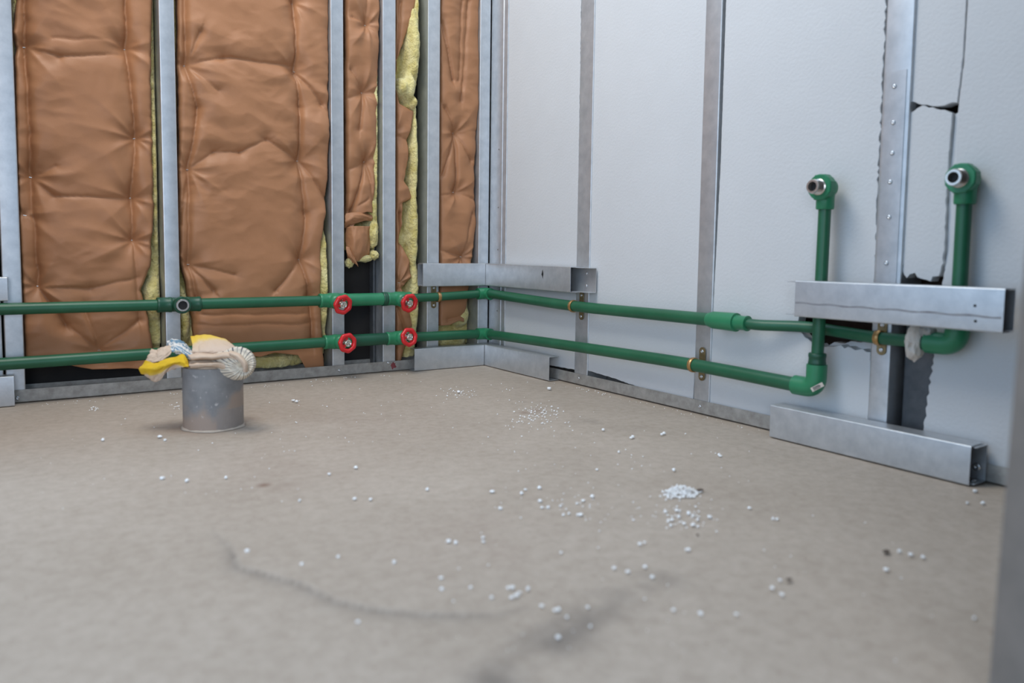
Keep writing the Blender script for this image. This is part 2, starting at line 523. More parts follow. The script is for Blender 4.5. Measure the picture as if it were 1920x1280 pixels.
for p in ((1677, 162), (1675, 230), (1673, 287), (1669, 341), (1667, 407), (1662, 493)):
    q = PR(*p, 0.005); screw(tc_, q, (-1, 0, 0), 0.0058)
ys_ = (ry(1693, 700), ry(1748, 700))
stud_right(float(PR(1695, 700, -0.045)[1]), float(PR(1752, 700, -0.045)[1]), 'dark steel stud set back in the cut-out right of the spliced stud', 0.06, mat='dark_steel', x0=0.045, zt=0.395)
stud_left(float(PL(700, 600, -0.07)[0]), SX['d'][0] - 0.004, 'dark steel upright inside the black opening behind the handwheels', 0.04, mat='dark_steel', y0=0.07, zt=0.62)

# floor runners
t = thing('floor_track', 'dusty steel floor track under the brown paper panels', 'track', (-1, 0.05, 0), 'floor tracks')
MB().prism(thick([(-0.003, TRACK_H), (-0.003, 0.002), (0.104, 0.002), (0.104, TRACK_H)]), lambda a, b, s: (s, a, b), -3.1, -0.004).build('profile', 'galvanised_dusty', t, True, auto=40)
for px, py in ((33, 746), (348, 722), (636, 694), (728, 680)):
    screw(t, PL(px, py, 0.004), (0, -1, 0), 0.0065)
pm = PL(737, 685, 0.0042); mb = MB(); ring = []
for k in range(18):
    a = 2 * math.pi * k / 18; rr = 0.013 * (1 + 0.35 * random.uniform(-1, 1)); ring.append((pm[0] + math.cos(a) * rr, pm[2] + math.sin(a) * rr * 1.15))
mb.prism(ring, lambda a, b, s: (a, s, b), -0.0042, -0.0052).build('paint_splash', 'paint_red', t, label='dark red paint splash')
t = thing('floor_track', 'steel floor track under the white foam boards', 'track', (0.05, -1.2, 0), 'floor tracks')
MB().prism(thick([(-0.003, TRACK_H), (-0.003, 0.002), (0.104, 0.002), (0.104, TRACK_H)]), lambda a, b, s: (a, s, b), -0.004, -2.6).build('profile', 'galvanised_dusty', t, True, auto=40)
for px, py in ((1085, 709), (1312, 762)):
    screw(t, PR(px, py, 0.004), (-1, 0, 0), 0.0065)

# ------------------------------------------------------------------ insulation with brown paper
def interp_edge(pts):
    """list of (px, py) on the paper plane -> x as function of z"""
    q = [PL(px, py, -0.03) for px, py in pts]
    zs = np.array([p[2] for p in q]); xs = np.array([p[0] for p in q]); o = np.argsort(zs)
    return lambda z: np.interp(z, zs[o], xs[o])


def batt(label, x0, x1, left, right, bottom, pins, creases, tufts=(), bulge=0.036, wool_bottom=0.05, seed=0, ztop=1.86, wool_x=None, pin_w=True):
    xm = (x0 + x1) / 2
    t = thing('insulation_batt', label, 'insulation', (xm, 0.06, 0.05), 'paper faced insulation batts')
    fl, fr = interp_edge(left), interp_edge(right)
    bq = [PL(px, py, -0.03) for px, py in bottom]
    bx = np.array([p[0] for p in bq]); bz = np.array([p[2] for p in bq])
    st = 0.0042
    nu = max(12, int((x1 - x0) / st)); nv = int((ztop - bz.min()) / (st * 1.15))
    U, Vv = np.meshgrid(np.linspace(0, 1, nu), np.linspace(0, 1, nv))
    zb0 = np.interp(x0 + U * (x1 - x0), bx, bz)
    Z = zb0 + Vv * (ztop - zb0)
    XL = fl(Z) + 0.0025 * fbm(Z * 25, Z * 0 + seed, seed); XR = fr(Z) + 0.0035 * fbm(Z * 30, Z * 0 + seed + 9, seed + 5)
    X = XL + U * (XR - XL)
    wdt = XR - XL
    e = np.clip(np.minimum(U, 1 - U) * wdt / 0.05, 0, 1)
    H = bulge * (0.35 + 0.65 * np.sqrt(1 - (1 - e) ** 2))
    P = [PL(px, py, -0.015) for px, py in pins]
    segs = []
    for c in creases:
        a = PL(c[0], c[1], -0.015); b = PL(c[2], c[3], -0.015)
        segs.append((a[0], a[2], b[0], b[2], c[4], c[5]))
    M = np.ones_like(X); D = np.zeros_like(X)
    wob = 0.006 * fbm(X * 14, Z * 14, seed + 40); wob2 = 0.006 * fbm(X * 14, Z * 14, seed + 41)
    for a0, b0, a1, b1, dep, w in segs:
        d, tt = seg_dist(X + wob, Z + wob2, a0, b0, a1, b1)
        ends = 1 - 0.30 * np.sin(tt * math.pi)                     # deepest at the staples
        sd = np.sign((a1 - a0) * (Z + wob2 - b0) - (b1 - b0) * (X + wob - a0))
        steep = np.where(sd > 0, 0.45, 1.5)                         # one side tucks under, the other rolls
        M = M * (1 - dep * ends * (0.45 * np.exp(-d / (w * 0.5)) + 0.35 * np.exp(-(d / (w * 2.4)) ** 2)))
        D = np.maximum(D, 0.026 * dep * ends * np.exp(-d / (w * steep)) * (1.0 if abs(b1 - b0) > abs(a1 - a0) else 0.32))
    for k, p in enumerate(P):
        r = np.hypot(X - p[0], Z - p[2]); th = np.arctan2(Z - p[2], X - p[0])
        M = M * (1 - 0.95 * np.exp(-r / 0.024))
        n = 5 + (k * 3 + seed) % 4
        ridge = 1 - 2 * np.abs(np.sin(th * n / 2 + k * 1.7 + 0.6 * np.sin(th * 2 + seed)))
        H = H + 0.0085 * ridge * np.exp(-r / 0.085) * np.clip(r / 0.02, 0, 1)
    H = H * M - D
    # loose crumple: facets meeting in sharp ridges (cellular), stretched level
    rc = np.random.default_rng(100 + seed)

    def cells(n, sx, sz, amp):
        px_ = rc.uniform(x0 - .05, x1 + .05, n); pz_ = rc.uniform(0, ztop, n); an = rc.uniform(-0.5, 0.5, n); f1 = np.full(X.shape, 9.0)
        for q in range(n):
            ca, sa = math.cos(an[q]), math.sin(an[q]); dx = X + wob * 2 - px_[q]; dz = Z + wob2 * 2 - pz_[q]
            f1 = np.minimum(f1, np.hypot((dx * ca + dz * sa) / sx, (dz * ca - dx * sa) / sz))
        return amp * np.clip(f1, 0, 1.6)
    env = np.clip(fbm(X * 4, Z * 4, seed + 3) + 0.45, 0.1, 1)
    area_ = (x1 - x0) * ztop
    H = H + cells(int(70 * area_) + 6, 0.13, 0.055, 0.0085) * env + cells(int(230 * area_) + 10, 0.07, 0.026, 0.0042) * env + 0.004 * fbm(X * 6, Z * 6, seed + 5)
    Y = 0.046 - H
    Y = Y + 0.022 * np.clip(1 - np.minimum(U, 1 - U) * wdt / 0.012, 0, 1) ** 2
    X = np.clip(X, x0 + 0.002, x1 - 0.003)
    V = np.stack([X, Y, Z], -1).reshape(-1, 3)
    pf = mesh('paper_facing', V, grid(nu, nv), 'kraft', t, True)
    md = pf.modifiers.new('sheet', 'SOLIDIFY'); md.thickness = 0.0012; md.offset = -1
    # glass wool body, as wide as the bay
    wa, wb = wool_x if wool_x else (x0 + 0.003, x1 - 0.003)
    nu2 = max(10, int((wb - wa) / 0.006)); nv2 = int((ztop - wool_bottom) / 0.0065)
    U2, V2 = np.meshgrid(np.linspace(0, 1, nu2), np.linspace(0, 1, nv2))
    X2 = wa + U2 * (wb - wa); zb2 = wool_bottom + 0.012 * fbm(X2 * 22, X2 * 0, seed + 60)
    Z2 = zb2 + V2 * (ztop - zb2)
    Hw = 0.010 * fbm(X2 * 16, Z2 * 9, seed + 70) + 0.006 * fbm(X2 * 55, Z2 * 40, seed + 71)
    for px, py, rx, rz, h in tufts:
        c = PL(px, py, -0.03); q = ((X2 - c[0]) / rx) ** 2 + ((Z2 - c[2]) / rz) ** 2
        q = q * (1 + 0.5 * fbm(X2 * 40, Z2 * 30, seed + 80))
        Hw = np.maximum(Hw, (h + 0.016) * np.sqrt(np.clip(1 - q, 0, 1)) + 0.006 * fbm(X2 * 50, Z2 * 45, seed + 90) * (q < 1.3))
    e2 = np.clip(np.minimum(U2, 1 - U2) * (wb - wa) / 0.012, 0, 1)
    Y2 = 0.080 - Hw * np.sqrt(e2 + 0.02) + 0.012 * (1 - e2) ** 2
    Y2 = np.where(V2 < 0.02, Y2 + 0.015, Y2)
    Vw = np.stack([X2, Y2, Z2], -1).reshape(-1, 3)
    Fw = grid(nu2, nv2)
    n = len(Vw); idx = np.arange(n).reshape(nv2, nu2)
    rim = list(idx[0, :]) + list(idx[1:, -1]) + list(idx[-1, -2::-1]) + list(idx[-2:0:-1, 0])
    back = Vw[rim].copy(); back[:, 1] = 0.118
    Vw = np.vstack([Vw, back]); m = len(rim)
    Fw += [(rim[i], rim[(i + 1) % m], n + (i + 1) % m, n + i) for i in range(m)]
    mesh('glass_wool', Vw, Fw, 'wool', t, True, label='yellow glass wool')
    for k, (px, py) in enumerate(pins):
        if not pin_w: break
        p = PL(px, py, -0.015); i = np.argmin((X - p[0]) ** 2 + (Z - p[2]) ** 2)
        yy = Y.ravel()[i] - 0.0016; a = random.uniform(-0.25, 0.25)
        ca, sa = math.cos(a), math.sin(a); mb = MB()
        mb.prism([(-0.0065, -0.0009), (0.0065, -0.0009), (0.0065, 0.0009), (-0.0065, 0.0009)],
                 lambda u, v, s: (X.ravel()[i] + u * ca - v * sa, s, Z.ravel()[i] + u * sa + v * ca), yy - 0.0012, yy + 0.004)
        mb.build('staple', 'staple', t)
    return t


gA = (SX['a'][1], SX['b'][0]); gB = (SX['b'][1], SX['c'][0]); gC = (SX['c'][1], SX['d'][0]); gD = (SX['d'][1], SX['e'][0]); gE = (SX['e'][1], SX['f'][0])

batt('brown paper insulation panel at far left with a dark gap along its foot', *gA,
     left=[(30, 0), (22, 60), (28, 85), (26, 120), (28, 300), (36, 480), (42, 600), (46, 700)],
     right=[(287, 0), (285, 150), (288, 280), (290, 400), (284, 500), (266, 545), (280, 600), (296, 690)],
     bottom=[(40, 690), (100, 676), (180, 690), (250, 688), (296, 690)],
     pins=[(48, 84), (237, 88), (256, 258), (60, 332), (249, 371), (46, 402), (251, 451), (72, 538), (187, 657)],
     creases=[(48, -120, 48, 84, .9, .016), (48, 84, 60, 332, .95, .016), (60, 332, 72, 538, .85, .018), (237, -120, 237, 88, .9, .013), (237, 88, 256, 258, .9, .018),
              (256, 258, 249, 371, .8, .016), (249, 371, 251, 451, .8, .016), (48, 84, 110, 106, .5, .012), (110, 106, 237, 100, .45, .010), (60, 332, 100, 366, .5, .012),
              (100, 366, 249, 373, .5, .011), (72, 538, 170, 540, .5, .012), (170, 540, 260, 520, .35, .012), (72, 538, 125, 610, .7, .016), (125, 610, 187, 657, .7, .016),
              (187, 657, 262, 600, .65, .016), (262, 600, 251, 451, .5, .018), (100, 70, 237, 75, .25, .01), (60, 332, 105, 310, .35, .012), (187, 657, 160, 580, .4, .014)],
     tufts=[(25, 30, .02, .12, .02), (290, 560, .035, .09, .035), (293, 300, .02, .3, .02), (150, 690, .2, .03, .02)], wool_bottom=0.125, seed=1)
batt('wide brown paper insulation panel behind the drain stub, wool showing along its foot', *gB,
     left=[(331, 0), (334, 300), (336, 480), (350, 540), (362, 600), (362, 640), (362, 720)],
     right=[(618, 0), (616, 300), (612, 400), (603, 450), (602, 560), (605, 620), (612, 720)],
     bottom=[(340, 662), (430, 662), (480, 668), (510, 660), (560, 664), (575, 690), (612, 700)],
     pins=[(351, 120), (557, 132), (555, 2), (356, 317), (564, 300), (357, 496), (568, 486)],
     creases=[(345, -120, 351, 120, .9, .018), (351, 120, 372, 200, .7, .016), (372, 200, 356, 317, .75, .016), (356, 317, 340, 420, .6, .016), (356, 317, 357, 496, .75, .014),
              (555, -120, 555, 2, .8, .012), (555, 2, 557, 132, .8, .012), (557, 132, 564, 200, .85, .014), (564, 200, 564, 300, .9, .014), (564, 300, 575, 400, .7, .018), (575, 400, 568, 486, .7, .018),
              (351, 120, 420, 108, .6, .012), (420, 108, 557, 122, .6, .010), (356, 317, 400, 285, .6, .014), (400, 285, 450, 285, .5, .012), (450, 285, 500, 262, .5, .012),
              (500, 262, 564, 302, .55, .013), (557, 132, 605, 195, .5, .018), (564, 300, 612, 370, .6, .018), (357, 496, 372, 560, .7, .016), (372, 560, 362, 620, .6, .014), (568, 486, 582, 560, .8, .014),
              (582, 560, 588, 640, .8, .013), (357, 496, 440, 515, .4, .012), (568, 486, 520, 545, .45, .014), (362, 590, 580, 588, .35, .010), (362, 610, 580, 606, .35, .009),
              (335, 480, 357, 496, .5, .012), (351, 120, 375, 60, .4, .014), (351, 120, 410, 170, .35, .014), (357, 496, 400, 545, .5, .014)],
     tufts=[(345, 600, .03, .12, .02), (610, 530, .035, .24, .052), (520, 685, .14, .045, .026), (350, 700, .05, .05, .02)], wool_bottom=0.046, seed=2)
batt('narrow torn brown paper panel above the black opening, wool hanging from its end', *gC,
     left=[(646, 0), (648, 300), (650, 520)], right=[(712, 0), (709, 200), (706, 300), (698, 400), (690, 500)],
     bottom=[(646, 436), (672, 402), (690, 398), (716, 400)],
     pins=[(690, 45), (685, 172), (690, 302)],
     creases=[(660, 30, 690, 45, .5, .012), (685, 172, 712, 174, .5, .01), (685, 172, 650, 185, .6, .014), (690, 302, 650, 320, .6, .014), (690, 302, 660, 400, .8, .014), (685, 172, 676, 240, .5, .014),
              (690, -60, 690, 45, .5, .014), (690, 302, 700, 380, .5, .014), (685, 172, 660, 130, .4, .014), (655, 395, 690, 372, .6, .012)],
     tufts=[(708, 425, .025, .10, .045), (705, 230, .022, .7, .045), (700, 400, .03, .12, .045)], wool_bottom=float(PL(690, 470, -.04)[2]), seed=3)
batt('narrow brown paper panel with a torn strip of yellow wool beside it', *gD,
     left=[(741, 0), (742, 500), (742, 700)],
     right=[(784, -60), (783, 0), (772, 40), (757, 85), (746, 120), (743, 165), (752, 195), (778, 210), (772, 240), (766, 262), (768, 300), (760, 340), (778, 372), (758, 380), (757, 420), (754, 450), (770, 490), (772, 520), (758, 540), (764, 560), (775, 610), (765, 640), (750, 690)],
     bottom=[(741, 690), (760, 690), (800, 690)],
     pins=[(741, 250), (752, 530)],
     creases=[(741, 250, 765, 262, .5, .01), (755, 0, 748, 110, .5, .012), (755, 400, 757, 455, .9, .012), (757, 455, 742, 540, .5, .012), (745, 545, 765, 535, .6, .01), (748, 570, 765, 620, .7, .012), (741, 390, 778, 372, .5, .012)],
     tufts=[(774, 90, .035, .20, .075), (765, 165, .03, .08, .085), (752, 165, .02, .045, .08), (772, 192, .02, .035, .08), (777, 300, .02, .30, .055), (776, 430, .026, .24, .055), (778, 560, .032, .22, .05), (770, 660, .04, .10, .045), (781, 20, .012, .2, .05)],
     wool_bottom=0.046, seed=4, wool_x=(gD[0] + 0.003, gD[1] - 0.022), bulge=0.024)
batt('brown paper insulation panel nearest the corner, over the top of the corner channel', *gE,
     left=[(823, 0), (822, 400), (821, 660)], right=[(902, 0), (899, 200), (893, 260), (889, 340), (893, 420), (884, 500), (872, 600), (862, 640)],
     bottom=[(820, 610), (845, 608), (868, 600), (900, 604)],
     pins=[(858, 248), (859, 360), (869, 482)],
     creases=[(830, 40, 852, 150, .6, .012), (835, 200, 858, 248, .5, .012), (858, 248, 900, 245, .4, .014), (858, 248, 859, 360, .75, .01), (859, 360, 822, 366, .5, .012), (859, 360, 893, 375, .6, .014),
              (868, 0, 862, 150, .4, .014), (880, 0, 866, 190, .4, .012), (858, 248, 832, 330, .5, .012), (858, 248, 885, 300, .5, .012), (869, 482, 825, 470, .6, .012), (869, 482, 885, 400, .4, .014), (878, 590, 840, 600, .6, .012)],
     tufts=[(895, 380, .016, .3, .03), (868, 590, .05, .06, .045), (850, 640, .09, .05, .03)], wool_bottom=0.05, seed=5, bulge=0.034)


# torn paper roll and wool tuft hanging at the end of the narrow panel
def blob(c, rad, seed, amp=0.25, freq=3.0, sub=4, ridged=False, squash=None):
    bm = bmesh.new(); bmesh.ops.create_icosphere(bm, subdivisions=sub, radius=1)
    V = np.array([v.co[:] for v in bm.verts]); Fc = [[v.index for v in f.verts] for f in bm.faces]; bm.free()
    n = fbm(V[:, 0] * freq + V[:, 2] * 1.7 * freq + seed * 7, V[:, 1] * freq + V[:, 2] * freq, seed, 4)
    n2 = fbm(V[:, 1] * freq * 1.3 - V[:, 2] * freq + 31, V[:, 0] * freq - V[:, 2] * freq * .6, seed + 3, 4)
    k = (1 - 2 * np.abs(n)) * 0.7 + 0.3 * (1 - 2 * np.abs(n2)) if ridged else (n + n2) * 0.7
    V = V * (1 + amp * k)[:, None]
    return V * np.array(rad) + np.array(c), Fc


bt = [o for o in bpy.data.objects if o.name.startswith('insulation_batt') and 'above the black opening' in o['label']][0]
def torn(ctrl, seed, nu=40, nv=40, amp=0.007):
    """crumpled sheet; ctrl[row][col] = (px, py, depth behind the stud faces)"""
    C = np.array([[PL(p[0], p[1], -p[2]) for p in row] for row in ctrl])
    G = catmull(C, nv); G = np.swapaxes(catmull(np.swapaxes(G, 0, 1), nu), 0, 1)
    U, Vv = np.meshgrid(np.linspace(0, 1, nu), np.linspace(0, 1, nv)); rc = np.random.default_rng(seed); f1 = np.full(U.shape, 9.0)
    for _ in range(16):
        a, b, t_ = rc.uniform(0, 1), rc.uniform(0, 1), rc.uniform(-.7, .7)
        du, dv = U - a, Vv - b; f1 = np.minimum(f1, np.hypot((du * math.cos(t_) + dv * math.sin(t_)) / 0.16, (dv * math.cos(t_) - du * math.sin(t_)) / 0.34))
    G[..., 1] -= amp * np.clip(f1, 0, 1.5); G[..., 0] += 0.003 * fbm(U * 6, Vv * 6, seed)
    o = mesh('torn_paper', G.reshape(-1, 3), grid(nu, nv), 'kraft', bt, True, auto=35)
    sm = o.modifiers.new('sheet', 'SOLIDIFY'); sm.thickness = 0.0012
    return o


torn([[(648, 426, .03), (662, 424, .0), (680, 424, .0), (694, 424, .02)], [(647, 448, .03), (664, 445, -.012), (682, 446, -.008), (693, 446, .022)],
      [(648, 470, .03), (664, 472, -.012), (681, 472, -.004), (692, 470, .022)], [(650, 486, .04), (664, 490, .012), (680, 486, .018), (689, 480, .035)]], 3)['label'] = 'crumpled torn brown paper'
torn([[(646, 400, .02), (662, 398, .012), (680, 398, .018), (700, 404, .03)], [(646, 416, .012), (662, 408, -.004), (682, 404, .0), (698, 410, .02)],
      [(647, 428, .03), (664, 420, .012), (684, 414, .012), (696, 414, .03)]], 9, 34, 20, 0.005)
torn([[(648, 462, .006), (655, 464, -.006), (661, 474, .0)], [(650, 476, .0), (659, 480, -.01), (667, 486, -.004)], [(660, 492, .004), (668, 496, -.006), (672, 500, .0)]], 5, 16, 22, 0.003)
for (px, py, r3, sd) in ((699, 438, (0.022, 0.034, 0.060), 2), (680, 484, (0.045, 0.03, 0.016), 4), (700, 478, (0.020, 0.03, 0.022), 6), (655, 493, (0.018, 0.02, 0.02), 7)):
    c = PL(px, py, -0.028); V, Fc = blob(c, r3, sd, 0.28, 2.6, 4); mesh('glass_wool', V, Fc, 'wool', bt, True)
# ------------------------------------------------------------------ white foam boards
def board(label, pts, xf=0.004, depth=0.036, loc=None, base_amp=0.0012):
    """pts: (px, py[, rough]) on the board face, py None -> runs up to the wall top"""
    Q = []
    for p in pts:
        if p[1] <= 0 and len(p) > 3:
            q = PR(p[0], 0, -xf); Q.append((q[1], 2.3, p[2]))
        else:
            q = PR(p[0], p[1], -xf); Q.append((q[1], q[2], p[2] if len(p) > 2 else base_amp))
    out = []
    n = len(Q); ar = random.Random(len(label))
    for i in range(n):
        a = Q[i]; b = Q[(i + 1) % n]; L = math.hypot(b[0] - a[0], b[1] - a[1]); m = max(1, int(L / 0.009)); am = a[2]
        nx, nz = -(b[1] - a[1]) / (L + 1e-9), (b[0] - a[0]) / (L + 1e-9)
        for k in range(m):
            t = k / m; j = ar.uniform(-am, am) if k else 0
            out.append((a[0] + (b[0] - a[0]) * t + nx * j, a[1] + (b[1] - a[1]) * t + nz * j))
    mb = MB(); mb.prism(out, lambda u, v, s: (s, u, v), xf, xf + depth)
    cy = sum(q[0] for q in Q) / n
    o = mb.build('foam_board', 'eps', None, loc=(xf, cy, min(q[1] for q in Q)))
    bv = o.modifiers.new('soft', 'BEVEL'); bv.width = 0.0012; bv.segments = 1; bv.limit_method = 'ANGLE'; bv.angle_limit = math.radians(50)
    return tag(o, label, 'foam board', 'white foam wall boards')


T = 'top'
board('narrow white foam board beside the corner stud', [(951, 0, .0006, T), (946, 300, .0006), (942, 560, .0006), (941, 668, .0008), (1077, 693, .0012), (1083, 400, .0018), (1088, 0, .0012, T)])
board('white foam board between the two plain studs, over a thin dark gap', [(1109, 0, .0006, T), (1105, 400, .0006), (1100, 694, .001), (1150, 709, .0012), (1228, 737, .002), (1250, 744, .0015), (1299, 749, .0008), (1308, 600, .001), (1318, 330, .0015), (1328, 0, .0015, T)])
board('wide white foam board behind the left tap outlet, hole broken in its right edge',
      [(1361, 0, .0005, T), (1351, 300, .0005), (1338, 560, .0005), (1330, 757, .001), (1440, 785, .001), (1540, 812, .001), (1626, 832, .0015), (1632, 700, .002), (1632, 660, .004),
       (1610, 655, .005), (1570, 648, .004), (1548, 650, .004), (1520, 640, .004), (1502, 622, .004), (1496, 608, .003), (1500, 590, .002), (1560, 585, .003), (1610, 592, .004), (1636, 598, .003), (1640, 480, .004), (1650, 250, .003), (1657, 0, .002, T)])
board('top-right white foam board piece ending at a dark slit', [(1711, 0, .0008, T), (1706, 150, .0015), (1706, 190, .003), (1730, 197, .003), (1762, 199, .003), (1795, 193, .001), (1806, 100, .0005), (1815, 0, .0005, T)], xf=0.006)
board('white foam filler block between spliced stud and right tap outlet', [(1704, 212, .002), (1698, 350, .002), (1692, 505, .004), (1700, 522, .006), (1715, 512, .006), (1728, 523, .006), (1745, 528, .006), (1764, 508, .003), (1771, 470, .0015), (1776, 330, .001), (1786, 212, .003), (1755, 204, .002), (1728, 198, .002)], xf=0.005)
board('large white foam board at the right edge behind the right tap outlet', [(1818, 0, .0005, T), (1808, 110, .0005), (1797, 200, .0005), (1789, 330, .0008), (1781, 470, .0015), (1772, 505, .004), (1766, 530, .004), (1756, 600, .002), (1750, 660, .004), (1741, 730, .003), (1732, 800, .004), (1731, 850, .001), (1905, 900, .001), (1960, 915, .0005), (2010, 0, .0005, T)], xf=0.004)

rb_ = [PR(*p, -0.020) for p in ((1540, 652), (1556, 642), (1575, 645), (1588, 640), (1606, 643), (1618, 640), (1634, 646), (1634, 676), (1600, 672), (1560, 668))]
MB().prism([(p[1], p[2]) for p in rb_], lambda a, b, s: (s, a, b), 0.041, 0.075).build('broken_edge', 'eps', bpy.data.objects['foam_board.002'])
for pts_, x_ in ((((1787, 214), (1796, 206), (1789, 330), (1781, 470), (1774, 500), (1766, 505), (1771.5, 470), (1776.5, 330)), 0.016),
                 (((1796, 193), (1798, 193), (1808, 108), (1817.5, 0), (1832, -140), (1829, -140), (1815.5, 0), (1806.5, 100)), 0.014)):
    rb_ = [PR(*p, -0.0045) for p in pts_]
    MB().prism([(p[1], p[2]) for p in rb_], lambda a, b, s: (s, a, b), x_, 0.040).build('rebate', 'eps', bpy.data.objects['foam_board.005'])

# ------------------------------------------------------------------ channels laid across the studs
def u_prof(web, tip, zlo, zhi):      # opens from web plane towards tip
    return thick([(tip, zlo), (web, zlo), (web, zhi), (tip, zhi)], 0.0016, 0.003)


def bar_left(label, x0, x1, d, zlo, zhi, back=None, group='short channel offcuts'):
    t = thing('steel_channel', label, 'channel', ((x0 + x1) / 2, -d / 2, zlo), group)
    MB().prism(u_prof(-d, -0.006, zlo, zhi), lambda a, b, s: (s, a, b), x0, x1).build('cover', 'galvanised', t, True, auto=40)
    if back:
        MB().prism(u_prof(-0.0045, -d + 0.008, zlo + 0.003, zhi - 0.003), lambda a, b, s: (s, a, b), *back).build('back_track', 'galvanised', t, True, auto=40)
    return t


def bar_right(label, y0, y1, d, zlo, zhi, d2=0.006, back=None, group='short channel offcuts', dz=0.0):
    t = thing('steel_channel', label, 'channel', (-d / 2, (y0 + y1) / 2, zlo), group)
    fn = lambda a, b, s: (a, s, b + dz * (s - y0) / (y1 - y0))
    MB().prism(u_prof(-d, -d2, zlo, zhi), fn, y0, y1).build('cover', 'galvanised', t, True, auto=40)
    if back:
        MB().prism(u_prof(-d2 + 0.0015, -d + 0.008, zlo + 0.003, zhi - 0.003), fn, *back).build('back_track', 'galvanised', t, True, auto=40)
    return t


bar_left('upper corner channel on the brown paper wall, open end to the left', -0.370, -0.052, 0.05, 0.366, 0.465, back=(-0.372, -0.02))
t = bar_right('upper corner channel on the white wall with a torn hole and screwed end', -0.004, -0.667, 0.05, 0.366, 0.465, back=(-0.10, -0.767))
for z0_, z1_ in ((0.4625, 0.4642), (0.3665, 0.3682)):
    MB().box((-0.0495, -0.698, z0_), (-0.006, -0.667, z1_)).build('flange_tail', 'galvanised', t)
for z in (0.441, 0.393):
    screw(t, (-0.007, -0.712, z), (-1, 0, 0), 0.006)
h = PR(1017, 514, 0.0512); ring = []
for a, b in ((0, .019), (.003, .006), (.006, -.001), (.002, -.006), (-.003, -.017), (-.004, -.006), (-.006, .001), (-.004, .008)):
    ring.append((h[1] + a, h[2] + b))
MB().prism(ring, lambda a, b, s: (s, a, b), -0.0512, -0.0518).build('torn_hole', 'bore', t, label='dark torn hole')
bar_left('lower corner channel resting on the floor at the brown paper wall', -0.412, -0.058, 0.055, 0.001, 0.096)
t = bar_right('lower corner channel resting on the floor at the white wall', -0.004, -0.5465, 0.055, 0.001, 0.097)
tb = bar_right('long channel crossing both tap risers at right, open dark end', -1.714, -2.226, 0.115, 0.357, 0.452, d2=0.064, back=(-1.680, -2.225), dz=0.003)
for p in ((1828, 573), (1829, 602)):
    q = PR(*p, 0.1158); MB().lathe(q, (-1, 0, 0), [(0, 0.0032), (0.0006, 0.0032)], 12).build('drilled_hole', 'bore', tb)
gr = MB(); zs = []
for k in range(30):
    y = -1.716 - k * 0.506 / 29
    zs.append((y, 0.3935 + 0.0012 * math.sin(k * 1.3) - 0.001 * k / 29, 0.0016 + 0.0012 * random.random()))
for (y0_, z0_, w0_), (y1_, z1_, w1_) in zip(zs[:-1], zs[1:]):
    gr.add([(-0.1162, y0_, z0_ - w0_), (-0.1162, y1_, z1_ - w1_), (-0.1162, y1_, z1_ + w1_), (-0.1162, y0_, z0_ + w0_)], [(0, 1, 2, 3)])
material('grime', (0.20, 0.20, 0.22), 0.8, 0, color2=(0.34, 0.35, 0.37), vscale=40)
gr.build('grime_line', 'grime', tb, label='dark smear along the face')
t = bar_right('long channel lying on the floor against the white wall at right', -1.618, -2.158, 0.071, 0.001, 0.092, d2=0.012, back=(-1.64, -2.166))
screw(t, (-0.020, -2.15, 0.035), (-1, 0, 0), 0.009)
screw(t, (-0.040, -2.152, 0.006), (0, 0, 1), 0.007)
q = PL(14, 540, 0.05); bar_left('upper channel end cut off by the left picture edge', -2.3, float(q[0]), 0.05, float(PL(14, 564, 0.05)[2]), float(PL(12, 520, 0.05)[2]))
q = PL(27, 740, 0.055); bar_left('floor channel end cut off by the left picture edge', -2.3, float(q[0]), 0.055, 0.001, 0.098)

# ------------------------------------------------------------------ green water pipes
ZU, ZL, OFF = 0.316, 0.148, 0.045
R40, R32 = 0.0205, 0.0160


def ring_socket(mb, p, axis, length, r, lip=0.0025):
    p = np.array(p, float)
    return mb.lathe(p - np.array(axis) * length / 2, axis, [(0, r - 0.001), (0.002, r + lip * .4), (0.010, r + lip * .4), (0.012, r), (length - 0.012, r), (length - 0.010, r + lip * .4), (length - 0.002, r + lip * .4), (length, r - 0.001)], 28)


def wheel(parent, c, n, up_rot=0.0):
    """red lobed handwheel with spokes; axis n"""
    n = np.array(n, float); n /= np.linalg.norm(n)
    a = np.cross(n, (0, 0, 1)); a /= np.linalg.norm(a); b = np.cross(n, a)
    V = []; Fc = []; NS, NC = 56, 10
    for i in range(NS):
        t = 2 * math.pi * i / NS
        ro = 0.0310 + 0.0008 * math.cos(7 * t + up_rot); rad = a * math.cos(t) + b * math.sin(t)
        for k in range(NC):
            s = 2 * math.pi * k / NC
            V.append(np.array(c) + rad * (ro + (0.0092 + 0.0006 * math.cos(7 * t + up_rot)) * math.cos(s)) + n * 0.0085 * math.sin(s))
    for i in range(NS):
        for k in range(NC):
            Fc.append((i * NC + k, ((i + 1) % NS) * NC + k, ((i + 1) % NS) * NC + (k + 1) % NC, i * NC + (k + 1) % NC))
    mb = MB().add(V, Fc)
    for j in range(3):
        t = 2 * math.pi * j / 3 + up_rot; d = a * math.cos(t) + b * math.sin(t); e = np.cross(n, d)
        P0 = np.array(c) + d * 0.006; P1 = np.array(c) + d * 0.026
        V = []
        for P_ in (P0, P1):
            for su, sv in ((-1, -1), (1, -1), (1, 1), (-1, 1)):
                V.append(P_ + e * 0.005 * su + n * (0.003 * sv - 0.002))
        mb.add(V, [(0, 1, 2, 3), (4, 7, 6, 5), (0, 4, 5, 1), (1, 5, 6, 2), (2, 6, 7, 3), (3, 7, 4, 0)])
    mb.lathe(np.array(c) - n * 0.006, n, [(0, 0.009), (0.007, 0.009)], 18)
    return mb.build('handwheel', 'red_plastic', parent, True, auto=50, label='red handwheel')


